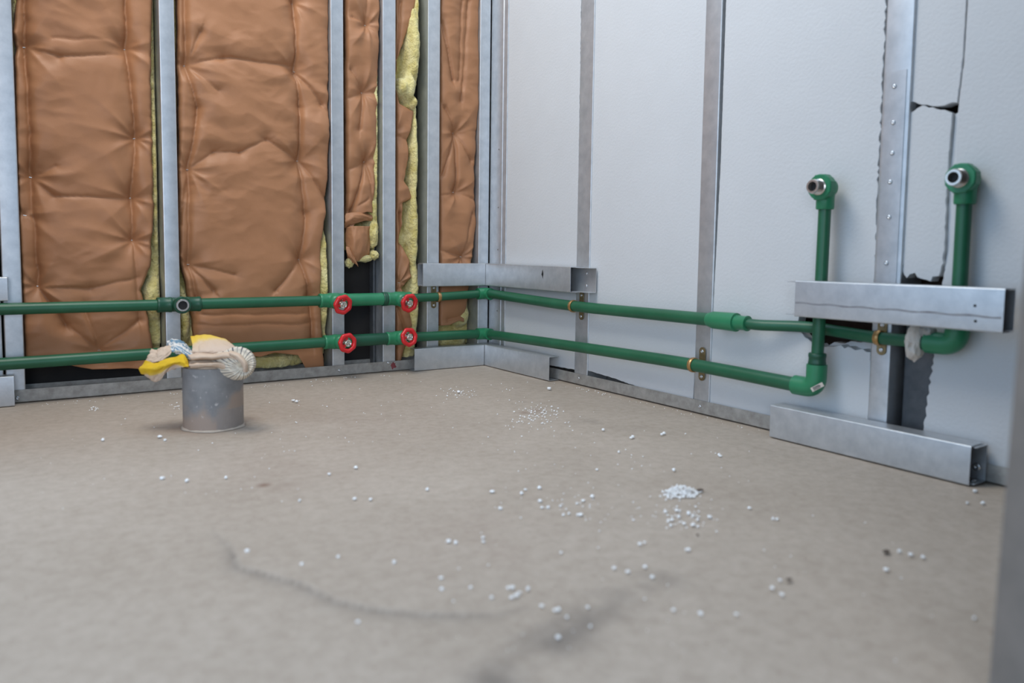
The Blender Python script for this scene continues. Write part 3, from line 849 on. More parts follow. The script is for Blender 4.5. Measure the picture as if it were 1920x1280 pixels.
def valve(run, wpx, wpy, zp, rot, first, body_shift=0.0):
    w = PL(wpx, wpy, 0.122)
    x = float(w[0]) - 0.010 + body_shift
    p = np.array((x, -OFF, zp)); nrm = np.array((w[0] - x, -0.122 + OFF, w[2] - zp)); nrm /= np.linalg.norm(nrm)
    mb = MB()
    ring_socket(mb, p + (-0.034, 0, 0), (1, 0, 0), 0.050, 0.0275)
    ring_socket(mb, p + (0.034, 0, 0), (1, 0, 0), 0.040, 0.0275)
    mb.lathe(p + (-0.03, 0, 0), (1, 0, 0), [(0, 0.026), (0.012, 0.030), (0.05, 0.030), (0.06, 0.026)], 28)
    mb.lathe(p, nrm, [(0, 0.030), (0.030, 0.030), (0.036, 0.0275), (0.040, 0.024)], 28)
    b = mb.build('valve_body', 'ppr_fitting', run, True, auto=45, label='light green valve body')
    MB().lathe(p + nrm * 0.038, nrm, [(0, 0.0215), (0.012, 0.0215), (0.014, 0.017), (0.024, 0.017), (0.026, 0.009), (0.046, 0.007)], 24).build('bonnet', 'nickel', b, True, auto=45, label='nickel bonnet')
    wheel(b, w, nrm, rot)
    MB().lathe(w + nrm * 0.001, nrm, [(0, 0.0140), (0.006, 0.0140), (0.007, 0.0120), (0.005, 0.0090), (0.0045, 0.0062), (0.009, 0.0055), (0.010, 0.003)], 20).build('spindle_nut', 'nickel', b, True, auto=45, label='bright spindle nut')
    return x


def outlet(run, p, dirn, side):
    """wall elbow: socket down to the riser, threaded nickel stub towards the room"""
    p = np.array(p, float); d = np.array(dirn, float); d /= np.linalg.norm(d)
    mb = MB()
    mb.lathe(p - (0, 0, 0.058), (0, 0, 1), [(0, 0.0215), (0.004, 0.0235), (0.030, 0.0235), (0.058, 0.026), (0.072, 0.024), (0.080, 0.014)], 26)
    mb.lathe(p - d * 0.026, d, [(0, 0.016), (0.006, 0.024), (0.020, 0.0265), (0.030, 0.0275)], 26)
    mb.lathe(p + d * 0.002, d, [(0, 0.0295), (0.003, 0.0345), (0.026, 0.0345), (0.029, 0.032), (0.029, 0.021)], 48,
             radf=lambda t: 1 + 0.045 * (abs(((t * 8 / (2 * math.pi)) % 1) - 0.5) < 0.16))
    e = mb.build('outlet_elbow', 'ppr_fitting', run, True, auto=38, label='light green ribbed tap elbow')
    st = MB()
    prof = [(0, 0.0215), (0.004, 0.0215), (0.006, 0.0185)]
    for k in range(7): prof += [(0.007 + k * 0.0032, 0.0195), (0.0086 + k * 0.0032, 0.0183)]
    prof += [(0.031, 0.0175), (0.031, 0.0125), (0.012, 0.0120)]
    st.lathe(p + d * 0.030, d, prof, 28).build('threaded_stub', 'nickel', e, True, auto=45, label='nickel threaded stub')
    MB().lathe(p + d * 0.040, d, [(0, 0.0119), (0.008, 0.0119)], 20).build('bore', 'bore', e)
    return e


# ---- upper run
ru = thing('water_pipe', 'upper green water pipe run with two red handwheels, ending in the right tap outlet', 'pipe', (-0.9, -OFF, ZU), 'green water pipes')
v1 = valve(ru, 643, 571, ZU, 0.2, True); v2 = valve(ru, 767.5, 568, ZU, 1.1, False)
tx = float(PL(338, 571, 0.05)[0])
MB().tube([(-2.6, -OFF, ZU), (tx - 0.03, -OFF, ZU)], R40 * .95).build('pipe', 'ppr', ru, True, auto=50)
MB().tube([(tx + 0.03, -OFF, ZU), (v1 - 0.05, -OFF, ZU)], R40).build('pipe', 'ppr', ru, True, auto=50)
MB().tube([(v1 + 0.045, -OFF, ZU), (v2 - 0.05, -OFF, ZU)], 0.0262, 24).build('sleeve', 'ppr_fitting', ru, True, auto=50, label='thick light green sleeve between valves')
sk = MB(); ring_socket(sk, (v2 - 0.068, -OFF, ZU), (1, 0, 0), 0.022, 0.0285); sk.build('collar', 'ppr_dark', ru, True, auto=45)
MB().tube(bend([(v2 + 0.045, -OFF, ZU), (-0.3, -OFF, ZU + 0.003), (-0.07, -OFF, ZU + 0.012)], 0.1), R40 * .9).build('pipe', 'ppr', ru, True, auto=50)
mb = MB().tube(bend([(-0.088, -OFF, ZU + 0.012), (-OFF, -OFF, ZU + 0.014), (-OFF, -0.088, ZU + 0.012)], 0.03), 0.0262, 24)
mb.build('corner_elbow', 'ppr_fitting', ru, True, auto=50, label='light green corner elbow')
y_red = float(PR(1350, 603, OFF)[1]); y_red2 = float(PR(1388, 607, OFF)[1])
MB().tube(bend([(-OFF, -0.08, ZU + 0.014), (-OFF, -0.35, ZU + 0.006), (-OFF, -0.69, ZU - 0.004), (-OFF + .006, -1.1, ZU - 0.002), (-OFF, y_red + 0.03, ZU)], 0.2), R40).build('pipe', 'ppr', ru, True, auto=50)
L = y_red - y_red2
MB().lathe((-OFF, y_red + 0.045, ZU), (0, -1, 0), [(0, 0.0215), (0.02, 0.027), (0.10, 0.0285), (0.108, 0.0285), (0.109, 0.0225), (0.14, 0.0215), (0.145, 0.0232), (0.150, 0.0232), (0.151, 0.017)], 28).build('reducer', 'ppr_fitting', ru, True, auto=40, label='stepped green reducer')
xe, ye = -0.030, -2.094
MB().tube(bend([(-OFF, y_red - 0.08, ZU), (-OFF + .003, y_red2 - 0.06, ZU - 0.002), (0.000, -1.68, ZU + 0.004), (0.004, -1.78, ZU - 0.002), (-0.018, -1.90, ZU - 0.006), (-0.026, -2.03, ZU - 0.002)], 0.09), R32, 20).build('pipe', 'ppr', ru, True, auto=50)
sk = MB(); ring_socket(sk, (-0.028, -2.02, ZU - 0.001), (0, -1, 0), 0.03, 0.022); sk.build('collar', 'ppr_dark', ru, True, auto=45)
MB().tube(bend([(xe, ye + 0.068, ZU - 0.001), (xe, ye, ZU - 0.001), (xe, ye, ZU + 0.066)], 0.036), 0.0265, 26).build('elbow', 'ppr_fitting', ru, True, auto=50, label='light green bend')
zo2 = float(PR(1806, 336, 0.03)[2])
MB().tube([(xe, ye, ZU + 0.05), (xe, ye + 0.001, zo2 - 0.05)], R32 * 1.05).build('pipe', 'ppr', ru, True, auto=50)
outlet(ru, (xe, ye, zo2), (-1, 0.0, 0.0), 'r')
# tee with open threaded branch
tp = np.array((tx, -OFF, ZU)); mb = MB()
ring_socket(mb, tp + (-0.052, 0, 0), (1, 0, 0), 0.05, 0.0265); ring_socket(mb, tp + (0.045, 0, 0), (1, 0, 0), 0.05, 0.0265)
mb.lathe(tp + (-0.05, 0, 0), (1, 0, 0), [(0, 0.0255), (0.1, 0.0255)], 26)
mb.lathe(tp + (0, 0.02, 0), (0, -1, 0), [(0, 0.025), (0.03, 0.0285), (0.046, 0.0305), (0.062, 0.0305), (0.066, 0.0285), (0.066, 0.019)], 32)
te = mb.build('tee_fitting', 'ppr_dark', ru, True, auto=45, label='dark green tee with open branch')
MB().lathe(tp + (0, -0.040, 0), (0, -1, 0), [(0, 0.0225), (0.010, 0.0225), (0.0115, 0.0215), (0.0115, 0.0155), (0.0, 0.0150)], 32).build('threaded_insert', 'nickel', te, True, auto=45, label='pale threaded insert')
MB().lathe(tp + (0, -0.030, 0), (0, -1, 0), [(0, 0.0153), (0.0172, 0.0153)], 24).build('bore', 'bore', te)

# ---- lower run
rl = thing('water_pipe', 'lower green water pipe run with two red handwheels, rising to the left tap outlet', 'pipe', (-0.9, -OFF, ZL), 'green water pipes')
v3 = valve(rl, 651.5, 643, ZL, 0.7, True); v4 = valve(rl, 767, 632, ZL, 2.1, False)
MB().tube(bend([(-2.6, -OFF, ZL - 0.012), (-1.9, -OFF, ZL - 0.010), (-1.2, -OFF, ZL - 0.003), (v3 - 0.05, -OFF, ZL)], 0.3), R40).build('pipe', 'ppr', rl, True, auto=50)
MB().tube([(v3 + 0.045, -OFF, ZL), (v4 - 0.05, -OFF, ZL)], 0.0255, 24).build('sleeve', 'ppr_dark', rl, True, auto=50, label='dark green sleeve between valves')
MB().tube([(v4 + 0.045, -OFF, ZL), (-0.07, -OFF, ZL - 0.003)], R40).build('pipe', 'ppr', rl, True, auto=50)
MB().tube(bend([(-0.088, -OFF, ZL - 0.003), (-OFF, -OFF, ZL - 0.003), (-OFF, -0.088, ZL - 0.003)], 0.03), 0.0262, 24).build('corner_elbow', 'ppr_fitting', rl, True, auto=50, label='light green corner elbow')
ya = -1.742; ze = ZL + 0.010
MB().tube(bend([(-OFF, -0.08, ZL - 0.003), (-OFF, -0.6, ZL + 0.008), (-OFF, -1.3, ZL + 0.018), (-OFF, ya + 0.05, ze)], 0.3), R40).build('pipe', 'ppr', rl, True, auto=50)
el = MB().tube(bend([(-OFF, ya + 0.066, ze), (-OFF, ya, ze), (-OFF, ya, ze + 0.066)], 0.038), 0.0272, 26).build('elbow', 'ppr_fitting', rl, True, auto=50, label='light green bend')
sk = MB(); ring_socket(sk, (-OFF, ya, ze + 0.080), (0, 0, 1), 0.034, 0.0225); sk.build('collar', 'ppr_dark', rl, True, auto=45)
zo1 = float(PR(1546, 352, 0.045)[2])
MB().tube([(-OFF, ya, ze + 0.05), (-OFF, ya - 0.003, zo1 - 0.05)], R32 * 1.02).build('pipe', 'ppr', rl, True, auto=50)
outlet(rl, (-OFF, ya - 0.003, zo1), (-1, 0.0, 0.0), 'l')
# paper sticker wrapped on the bend, with a few printed bars
sc_ = np.array((-OFF, ya - 0.004, ze + 0.004)); nd = CAM - sc_; nd /= np.linalg.norm(nd)
e1 = np.cross((0, 0, 1), nd); e1 /= np.linalg.norm(e1); e2 = np.cross(nd, e1); an = math.radians(33)
ea = e1 * math.cos(an) + e2 * math.sin(an); eb = np.cross(nd, ea)


def patch(name, u0, u1, v0, v1, h, mat, par):
    V = []; nu = 9
    for i in range(nu):
        u = u0 + (u1 - u0) * i / (nu - 1)
        for v in (v0, v1):
            rr = 0.0275 + h
            k = u * (-math.sin(an)) + v * math.cos(an) * 0.3
            V.append(sc_ + ea * u + eb * v + nd * (rr * math.sqrt(max(0.2, 1 - (k / 0.03) ** 2)) + 0.0012))
    return mesh(name, V, [(2 * i, 2 * i + 1, 2 * i + 3, 2 * i + 2) for i in range(nu - 1)], mat, par)


sti = patch('sticker', -0.017, 0.017, -0.006, 0.006, 0.0, 'paper_white', el); sti['label'] = 'small white printed sticker'
for v in (-0.0035, -0.0010, 0.0015, 0.0035):
    patch('print_line', -0.012, 0.010 - abs(v), v - 0.0006, v + 0.0006, 0.0004, 'bore', el)


# ------------------------------------------------------------------ pipe clips
def clip(label, p, along, nrm, rp, wall_gap, slot=0.05, mats=('brass', 'zinc_yellow')):
    p = np.array(p, float); al = np.array(along, float); n = np.array(nrm, float)
    t = thing('pipe_clip', label, 'pipe clip', p - n * wall_gap, 'metal pipe clips')
    MB().lathe(p - al * 0.007, al, [(0, rp + 0.0004), (0, rp + 0.0026), (0.004, rp + 0.0026), (0.0055, rp + 0.0036), (0.0085, rp + 0.0036), (0.010, rp + 0.0026), (0.014, rp + 0.0026), (0.014, rp + 0.0004)], 30, caps=False).build('strap', mats[0], t, True, auto=40, label='coppery strap round the pipe')
    base = p - n * wall_gap
    for s in (1, -1):
        ol = []
        z0_, z1_ = 0.012, slot
        for k in range(13):
            a = math.pi * k / 12; ol.append((0.0125 * math.cos(a), z1_ - 0.0125 + 0.0125 * math.sin(a)))
        ol += [(-0.0125, z0_), (0.0125, z0_)]
        MB().prism(ol, lambda u, v, w: tuple(base + al * u + np.array((0, 0, s * v)) + n * w), 0.0022, 0.0048).build('ear', mats[1], t)
        screw(t, base + np.array((0, 0, s * (slot - 0.014))) + n * 0.0048, n, 0.0062)
    return t


xc = (SX['e'][0] + SX['e'][1]) / 2 + 0.002
clip('dark pipe clip under the upper corner channel, brown paper side', (xc, -OFF, ZU + 0.002), (1, 0, 0), (0, -1, 0), R40 * .93, OFF, 0.052, ('brass', 'zinc_yellow'))
clip('pipe clip on the upper pipe below the screwed channel end', (-OFF, (RY['a'][0] + RY['a'][1]) / 2 - 0.002, ZU - 0.003), (0, -1, 0), (-1, 0, 0), R40 * 1.02, OFF - 0.001, 0.055)
clip('brassy pipe clip on the lower pipe left of the bend', (-OFF, (RY['b'][0] + RY['b'][1]) / 2 - 0.002, ZL + 0.0165), (0, -1, 0), (-1, 0, 0), R40 * 1.02, OFF - 0.001, 0.055)
clip('brassy pipe clip on the spliced stud under the long channel', (-0.0180, (RY['c'][0] + RY['c'][1]) / 2 - 0.004, ZU - 0.0045), (0, -1, 0), (-1, 0, 0), R32 * 1.04, 0.018, 0.046)

# ------------------------------------------------------------------ drain stub and rag
DC = PF(401, 797); DR = 0.0835; DH = 0.178
dp = thing('drain_pipe', 'grey plastic drain stub smeared with cement, standing in the floor', 'pipe', (DC[0], DC[1], 0))
prof = [(-0.004, DR)] + [(DH * k / 40, DR) for k in range(1, 41)] + [(DH + 0.0005, DR - 0.002), (DH, DR - 0.005), (0.02, DR - 0.005)]
mb = MB().lathe((DC[0], DC[1], 0), (0, 0, 1), prof, 72)
V = np.array(mb.v); toc = np.array((CAM[0] - DC[0], CAM[1] - DC[1])); toc /= np.linalg.norm(toc); sdx = np.array((-toc[1], toc[0]))
u = ((V[:, :2] - DC[:2]) @ sdx) / DR; fr_ = ((V[:, :2] - DC[:2]) @ toc) > 0
zz = V[:, 2] / DH
nn = fbm(u * 3 + 3, zz * 4, 5) * 0.25
edge_ = 0.40 + 0.38 * np.clip(u - 0.1, 0, 1)
dirt = np.clip((edge_ - zz + nn) * 5, 0, 0.92) * np.where((u > 0.1) & (zz < 0.35), 0.45, 1.0)
mb.build('tube', 'pvc_grey', dp, True, auto=40, attrs={'dirt': dirt})
mb = MB().lathe((DC[0], DC[1], -0.001), (0, 0, 1), [(0, DR + 0.006), (0.002, DR + 0.003), (0.005, DR + 0.0004)], 48, radf=lambda t: 1 + 0.02 * math.sin(5 * t) + 0.015 * math.sin(11 * t + 1))
mb.build('cement_fillet', 'concrete', dp, True)


DZ = float((np.array((DC[0], DC[1], DH)) - CAM) @ c_w)      # viewing depth of the stub's centre


def sheet(name, ctrl, mat, par, nu=46, nv=34, crumple=0.003, freq=28, seed=0, attr=None, th=0.0022, label=None):
    """ctrl[row][col] = (px, py, towards-room offset from the stub axis)"""
    C = np.array([[PD(p[0], p[1], DZ - p[2]) for p in row] for row in ctrl])
    G = catmull(C, nv); G = np.swapaxes(catmull(np.swapaxes(G, 0, 1), nu), 0, 1)
    du = np.gradient(G, axis=1); dv = np.gradient(G, axis=0); N = np.cross(du, dv)
    N /= np.linalg.norm(N, axis=-1, keepdims=True) + 1e-9
    U, Vv = np.meshgrid(np.linspace(0, 1, nu), np.linspace(0, 1, nv))
    k = 1 - 2 * np.abs(fbm(U * freq / 6 + seed, Vv * freq / 8 + U * 2, seed + 3))
    G = G + N * (crumple * k)[..., None]
    A = {'tint': attr(U, Vv).ravel()} if attr else None
    o = mesh(name, G.reshape(-1, 3), grid(nu, nv), mat, par, True, attrs=A, label=label)
    sm = o.modifiers.new('cloth', 'SOLIDIFY'); sm.thickness = th; sm.offset = 0
    return o


rg = thing('rag', 'crumpled rag of tan, yellow and striped cloth stuffed on the drain stub', 'rag', (DC[0], DC[1], DH))
# yellow-to-tan back flap standing up behind
sheet('tan_fold', [[(357, 630, -.03), (375, 627, -.035), (400, 628, -.04), (425, 636, -.04), (440, 648, -.03)],
                   [(360, 646, .0), (378, 643, .0), (402, 643, .0), (428, 648, .0), (450, 656, .0)],
                   [(360, 658, .03), (380, 658, .035), (405, 658, .035), (430, 660, .03), (455, 668, .02)],
                   [(350, 668, .02), (378, 670, .02), (405, 672, .02), (430, 674, .02), (455, 680, .01)]], 'cloth_yellow', rg, seed=3, crumple=0.0035,
      attr=lambda U, V: np.clip(0.95 - V * 1.3 - U * 0.55 + 0.15 * fbm(U * 5, V * 5, 4), 0, 1))
# flat folds of tan cloth across the front of the rim
sheet('tan_fold', [[(350, 663, .02), (372, 661, .03), (398, 662, .035), (424, 657, .03), (446, 654, .02)],
                   [(352, 666, .066), (374, 664, .082), (400, 664, .088), (426, 660, .085), (450, 664, .07)],
                   [(358, 672, .078), (378, 671, .094), (402, 671, .098), (428, 669, .096), (452, 678, .086)],
                   [(364, 676, .060), (382, 676, .070), (404, 676, .074), (428, 675, .072), (450, 686, .07)]], 'cloth_tan', rg, seed=31, crumple=0.0026, freq=20)
core, cf = blob((DC[0], DC[1], DH + 0.006), (DR * 0.86, DR * 0.86, 0.026), 23, 0.10, 2.0, 4, True)
mesh('tan_wad', core, cf, 'cloth_tan', rg, True)
sheet('tan_fold', [[(430, 656, .085), (446, 661, .090), (458, 671, .092), (465, 684, .090), (464, 697, .084)],
                   [(430, 661, .104), (444, 666, .108), (455, 676, .110), (460, 688, .108), (460, 698, .10)],
                   [(430, 667, .098), (442, 671, .102), (451, 680, .104), (455, 690, .102), (456, 698, .095)]], 'cloth_tan', rg, nu=30, nv=16, seed=41, crumple=0.0018, freq=18)
sheet('tan_fold', [[(355, 680, .055), (370, 679, .070), (390, 678, .074), (412, 677, .070), (430, 680, .06)],
                   [(354, 684, .084), (370, 682, .094), (390, 681, .096), (412, 680, .094), (430, 686, .085)],
                   [(356, 688, .082), (372, 687, .092), (392, 686, .094), (412, 687, .090), (428, 694, .08)],
                   [(360, 690, .074), (374, 689, .080), (392, 688, .080), (410, 690, .078), (426, 697, .07)]], 'cloth_tan', rg, seed=37, crumple=0.0022, freq=24)
# striped bundle drooping over the right rim: cloth gathered round a tuck
NC_, NR_ = 300, 26; V = []; tint = []
cx0, cy0 = 455, 688
OUT = [(478, 676), (475, 694), (465, 706), (448, 712), (428, 708), (412, 698), (400, 682), (392, 668), (402, 664), (422, 658), (436, 651), (452, 650), (466, 656), (474, 665)]
ang = [math.atan2(y - cy0, x - cx0) % (2 * math.pi) for x, y in OUT]; dis = [math.hypot(x - cx0, y - cy0) for x, y in OUT]
od = np.argsort(ang); AA = np.array(ang)[od]; DD = np.array(dis)[od]
AA = np.concatenate([[AA[-1] - 2 * math.pi], AA, [AA[0] + 2 * math.pi]]); DD = np.concatenate([[DD[-1]], DD, [DD[0]]])
for j in range(NR_):
    rho = j / (NR_ - 1)
    for i in range(NC_):
        th = 2 * math.pi * i / NC_
        L_ = float(np.interp(th, AA, DD)) * (1 + 0.012 * math.sin(26 * th))
        sw = th + 0.35 * (1 - rho)
        px = cx0 + rho * L_ * math.cos(th); py = cy0 + rho * L_ * math.sin(th)
        pleat = math.sin(13 * sw + 1.5 * math.sin(3 * th)) * 0.0017 * min(1, rho * 2) * (0.35 + 0.65 * max(0, math.sin(th)))
        prof_ = 0.030 * math.sqrt(max(0, 1 - rho ** 2.4)) + 0.006 * math.sin(rho * 9 + th) - 0.014 * math.exp(-(rho / .10) ** 2) - 0.008 * math.exp(-((rho - .45) / .05) ** 2) * max(0, math.sin(th - 2.2))
        V.append(PD(px, py, DZ - 0.060 - prof_ - pleat))
        s_ = (30 * sw + 2.0 * math.sin(2 * th)) / (2 * math.pi)
        q = abs((s_ % 1) - 0.5) * 2
        wgt = 0.5 + 0.5 * math.sin(9.7 * math.floor(s_) + 2)
        tint.append(max(0.0, 1 - q / (0.16 + 0.26 * wgt)) if rho > 0.2 else 0.0)
Fc = [(j * NC_ + i, j * NC_ + (i + 1) % NC_, (j + 1) * NC_ + (i + 1) % NC_, (j + 1) * NC_ + i) for j in range(NR_ - 1) for i in range(NC_)]
# rounded back, so the bundle is a body and not a shell
base_n = len(V); last = (NR_ - 1) * NC_
for j, (sc__, dd) in enumerate(((0.94, -0.018), (0.75, -0.036), (0.4, -0.045))):
    for i in range(NC_):
        p = V[last + i]; cc = PD(440, 682, DZ - 0.062)
        V.append(cc + (p - cc) * sc__ - (-c_w) * (-dd) * 1.0); tint.append(0.3)
for j in range(3):
    a0 = last if j == 0 else base_n + (j - 1) * NC_; b0 = base_n + j * NC_
    Fc += [(a0 + i, a0 + (i + 1) % NC_, b0 + (i + 1) % NC_, b0 + i) for i in range(NC_)]
mesh('striped_cloth', V, Fc, 'cloth_striped', rg, True, attrs={'tint': np.array(tint)}, label='pleated cream cloth with thin dark stripes')
# floral piece
sheet('floral_cloth', [[(312, 640, -.01), (322, 635, -.01), (337, 636, -.015), (350, 644, -.02), (360, 655, -.01)],
                       [(318, 648, .03), (328, 644, .035), (340, 647, .035), (352, 655, .03), (364, 664, .03)],
                       [(322, 658, .055), (333, 656, .06), (346, 662, .06), (358, 670, .055), (372, 673, .05)],
                       [(330, 664, .045), (340, 666, .05), (352, 672, .05), (362, 675, .05), (378, 675, .045)]], 'cloth_floral', rg, nu=90, nv=70, seed=8, crumple=0.003,
      attr=lambda U, V: np.clip(0.5 + 0.75 * (0.22 - np.abs(fbm(U * 4.2 + 2.5 * fbm(U * 3, V * 3, 31), V * 4.2, 12))) + 0.0, 0, 1), label='white cloth printed with blue flowers')
sheet('tan_corner', [[(283, 652, .02), (292, 655, .03), (303, 650, .035), (316, 646, .03)],
                     [(279, 664, .04), (292, 665, .05), (306, 662, .055), (323, 652, .045)],
                     [(270, 678, .045), (286, 679, .055), (303, 675, .06), (318, 664, .06)]], 'cloth_tan', rg, nu=34, nv=24, seed=14, crumple=0.004)
# yellow flap hanging out to the left
sheet('yellow_flap', [[(274, 676, .05), (290, 679, .06), (308, 674, .06), (326, 668, .06), (345, 664, .06), (358, 686, .07)],
                      [(260, 690, .055), (276, 690, .08), (296, 690, .075), (318, 681, .085), (340, 678, .08), (352, 687, .085)],
                      [(268, 702, .05), (282, 703, .065), (300, 700, .06), (314, 690, .07), (328, 684, .07), (344, 688, .08)],
                      [(276, 708, .04), (288, 717, .045), (302, 712, .045), (310, 702, .05), (318, 694, .06), (330, 688, .07)]], 'cloth_yellow', rg, nu=60, nv=40, seed=22, crumple=0.004,
      attr=lambda U, V: np.clip(0.98 - np.clip((V - 0.52) * 3.2, 0, 1) * 0.95 + 0.12 * fbm(U * 6, V * 6, 3), 0, 1), label='yellow and tan flap of cloth')

# paper scrap hung on the pipe under the long channel
c = PR(1716, 640, 0.035)
V, Fc = blob((c[0], c[1], c[2]), (0.022, 0.017, 0.038), 12, 0.42, 2.4, 3, True)
ps = thing('paper_scrap', 'crumpled off-white scrap stuck on the pipe left of the right bend', 'paper', (c[0], c[1], c[2] - 0.03))
mesh('crumple', V, Fc, 'paper_white', ps, False)
c = PR(1738, 622, 0.035); V, Fc = blob((c[0], c[1], c[2]), (0.014, 0.018, 0.014), 15, 0.35, 2.2, 3, True)
mesh('torn_end', V, Fc, 'galvanised_dusty', ps, False)

# ------------------------------------------------------------------ foam crumbs and chips on the floor
def pebble(seed, n=2):
    bm = bmesh.new(); bmesh.ops.create_icosphere(bm, subdivisions=n, radius=1)
    r_ = random.Random(seed); k = [r_.uniform(0, 6) for _ in range(6)]
    for v in bm.verts:
        q = v.co; v.co = q * (1 + 0.16 * math.sin(3 * q.x + k[0]) + 0.14 * math.sin(4 * q.y + k[1]) + 0.12 * math.sin(5 * q.z + k[2]) + 0.08 * r_.uniform(-1, 1))
    me = bpy.data.meshes.new('crumb_mesh'); bm.to_mesh(me); bm.free()
    me.materials.append(MATS['bead']); me.polygons.foreach_set('use_smooth', [True] * len(me.polygons))
    return me


PEB = [pebble(i) for i in range(6)]
A_ = [(222, 541), (262, 626), (388, 530), (368, 550), (458, 523), (459, 588), (470, 620), (500, 620), (675, 587), (722, 566), (645, 600), (562, 612), (605, 650), (650, 657), (664, 658), (577, 657), (565, 845), (176, 770), (178, 790), (38, 797), (5, 790),
      (113, 1020), (300, 1022), (320, 1020), (357, 1045), (318, 1070), (343, 1062), (400, 1027), (218, 1070), (535, 1133), (552, 1131), (698, 1118), (470, 1112), (595, 1168), (712, 1214), (550, 1270), (1127, 1132), (1263, 1150), (1192, 832), (1204, 831), (985, 917), (830, 923), (898, 940),
      (960, 803), (983, 795), (1145, 635), (1155, 668), (1205, 650), (1225, 660), (1115, 710), (1100, 690), (1225, 708), (1250, 715), (1310, 668), (1180, 700), (1248, 682), (1090, 640), (1120, 682), (1625, 677), (1645, 678), (1508, 623), (1660, 982), (1670, 1055), (1620, 1023), (1080, 250), (1070, 255), (915, 272), (925, 268), (1362, 363), (1355, 358), (855, 342), (775, 232), (745, 430), (1128, 433), (1440, 1153), (1022, 968)]
B_ = [(308, 230), (625, 596), (907, 664), (1200, 965), (1633, 737), (1637, 795), (1562, 275), (1265, 326), (1183, 323), (897, 332), (1050, 195), (1190, 162), (512, 214), (1390, 655), (1097, 626)]
PTS = [(840 + x / 2.667, 720 + y / 2.667) for x, y in A_] + [(240 + x / 2.783, 820 + y / 2.783) for x, y in B_] + [(1687, 1035), (1708, 1041), (1731, 1046), (1827, 1160), (1828, 922), (1662, 1069), (1885, 1041), (1814, 944), (1843, 945),
       (193, 826), (305, 898), (300, 820), (310, 826), (550, 752), (556, 754), (860, 736), (1030, 730)]
for k, (px, py) in enumerate(PTS):
    p = PF(px, py); d = float((p - CAM) @ c_w)
    r0 = random.uniform(2.6, 4.0) * d / F_PX
    o = bpy.data.objects.new('foam_crumb', PEB[k % 6]); COL.objects.link(o)
    o.location = (p[0], p[1], r0 * 0.62); o.scale = (r0 * random.uniform(.9, 1.3), r0 * random.uniform(.85, 1.1), r0 * random.uniform(.7, .85)); o.rotation_euler = (0, 0, random.uniform(0, 6.28))
    tag(o, 'single white foam crumb lying loose on the concrete floor', 'foam crumb', 'loose white foam crumbs on the floor')

oct_v = [(1, 0, 0), (-1, 0, 0), (0, 1, 0), (0, -1, 0), (0, 0, 1), (0, 0, -1)]
oct_f = [(0, 2, 4), (2, 1, 4), (1, 3, 4), (3, 0, 4), (2, 0, 5), (1, 2, 5), (3, 1, 5), (0, 3, 5)]


def scatter(mb, px, py, pr, rz=0.0):
    p = PF(px, py); d = float((p - CAM) @ c_w); r_ = pr * d / F_PX
    s = [random.uniform(.7, 1.2) for _ in range(3)]; a = random.uniform(0, 3)
    mb.add([(p[0] + (v[0] * math.cos(a) - v[1] * math.sin(a)) * r_ * s[0], p[1] + (v[0] * math.sin(a) + v[1] * math.cos(a)) * r_ * s[1], r_ * .5 + rz + v[2] * r_ * .7) for v in oct_v], oct_f)


mb = MB(); g = random.gauss
for _ in range(70): scatter(mb, g(1003, 26), g(775, 11), random.uniform(1.1, 2.4))
for _ in range(45): scatter(mb, g(1020, 45), g(790, 14), random.uniform(.9, 2.0))
for _ in range(40): scatter(mb, g(862, 18), g(736, 5), random.uniform(.8, 1.7))
for _ in range(60): scatter(mb, random.uniform(480, 1000), random.uniform(715, 850), random.uniform(.8, 1.7))
for _ in range(60): scatter(mb, random.uniform(880, 1420), random.uniform(800, 960), random.uniform(.9, 2.1))
for _ in range(45): scatter(mb, g(1270, 32), g(965, 16), random.uniform(1.6, 3.0))
for _ in range(25): scatter(mb, g(1090, 60), g(950, 18), random.uniform(1.2, 2.6))
for _ in range(40): scatter(mb, random.uniform(820, 1750), random.uniform(960, 1240), random.uniform(1.2, 2.6))
for _ in range(40): scatter(mb, random.uniform(60, 560), random.uniform(752, 960), random.uniform(.8, 1.8))
for _ in range(12): scatter(mb, g(175, 5), g(766, 2), random.uniform(1, 2))
for _ in range(14): scatter(mb, g(332, 9), g(763, 3), random.uniform(1, 2))
for _ in range(22): scatter(mb, random.uniform(60, 700), 0, 0) if False else None
for k in range(60):
    px = random.uniform(40, 770); py = 760 - (px - 28) * 0.088 + random.uniform(2, 7); scatter(mb, px, py, random.uniform(.7, 1.5))
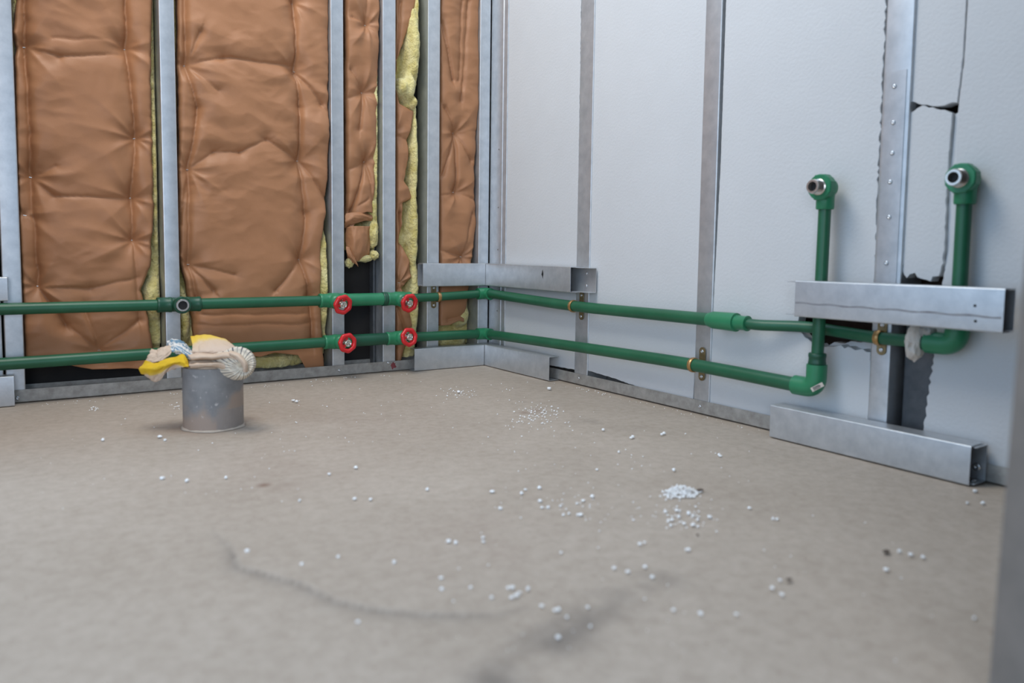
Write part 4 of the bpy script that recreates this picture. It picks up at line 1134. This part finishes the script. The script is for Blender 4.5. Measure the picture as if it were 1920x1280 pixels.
for k in range(40):
    px = random.uniform(1040, 1435); py = 712 + (px - 1040) * 0.2365 + random.uniform(3, 9); scatter(mb, px, py, random.uniform(.7, 1.6))
o = mb.build('foam_dust', 'bead'); tag(o, 'fine white foam specks scattered over the concrete floor', 'foam specks'); o['kind'] = 'stuff'
mb = MB()
for _ in range(420):
    a = random.uniform(0, 6.28); q = math.sqrt(random.random())
    q = q if random.random() < .85 else q * 1.25
    px = 1276 + 33 * q * math.cos(a); py = 925 + 10.5 * q * math.sin(a) * (1 + .2 * math.sin(3 * a)); scatter(mb, px, py, random.uniform(1.6, 2.8), 0.016 * max(0, 1 - q ** 1.5) * random.random())
o = mb.build('foam_heap', 'bead'); tag(o, 'small heap of white foam beads on the floor right of centre', 'foam beads'); o['kind'] = 'stuff'
for (px, py, w, lab) in ((1662, 1036, 9, 'dark flat chip on the floor among crumbs below the right floor channel'), (1480, 1088, 7, 'small dark chip on the floor in the lower right'), (1312, 921, 8, 'dark chip at the right end of the white bead heap'), (1308, 1003, 4, 'tiny dark chip below the loose bead cluster')):
    p = PF(px, py); d = float((p - CAM) @ c_w); r_ = w * d / F_PX
    V, Fc = blob((p[0], p[1], r_ * .32), (r_, r_ * .6, r_ * .3), px, 0.3, 1.5, 2)
    tag(mesh('debris_chip', V, Fc, 'chip_brown', None, False, loc=(p[0], p[1], 0)), lab, 'chip', 'dark chips on the floor')

# ------------------------------------------------------------------ near door post at the right picture edge
b0 = CAM + ray(1962, 1000) * 0.80
t = thing('door_post', 'blurred dark steel post close to the camera at the right edge', 'post', (b0[0] + 0.05, b0[1], 0))
ex = c_r[:2] / np.linalg.norm(c_r[:2]); ey = np.array((-ex[1], ex[0]))
pl = [(0.05, 0.012), (0.05, 0.0), (0.0, 0.0), (0.0, 0.07), (0.05, 0.07), (0.05, 0.058)]
lean = 0.02
MB().prism(thick(pl, 0.002), lambda a, b, s: (b0[0] + ex[0] * (a + lean * (s - b0[2])) + ey[0] * b, b0[1] + ex[1] * (a + lean * (s - b0[2])) + ey[1] * b, s), 0.001, 2.4).build('profile', 'post_metal', t, True, auto=40)
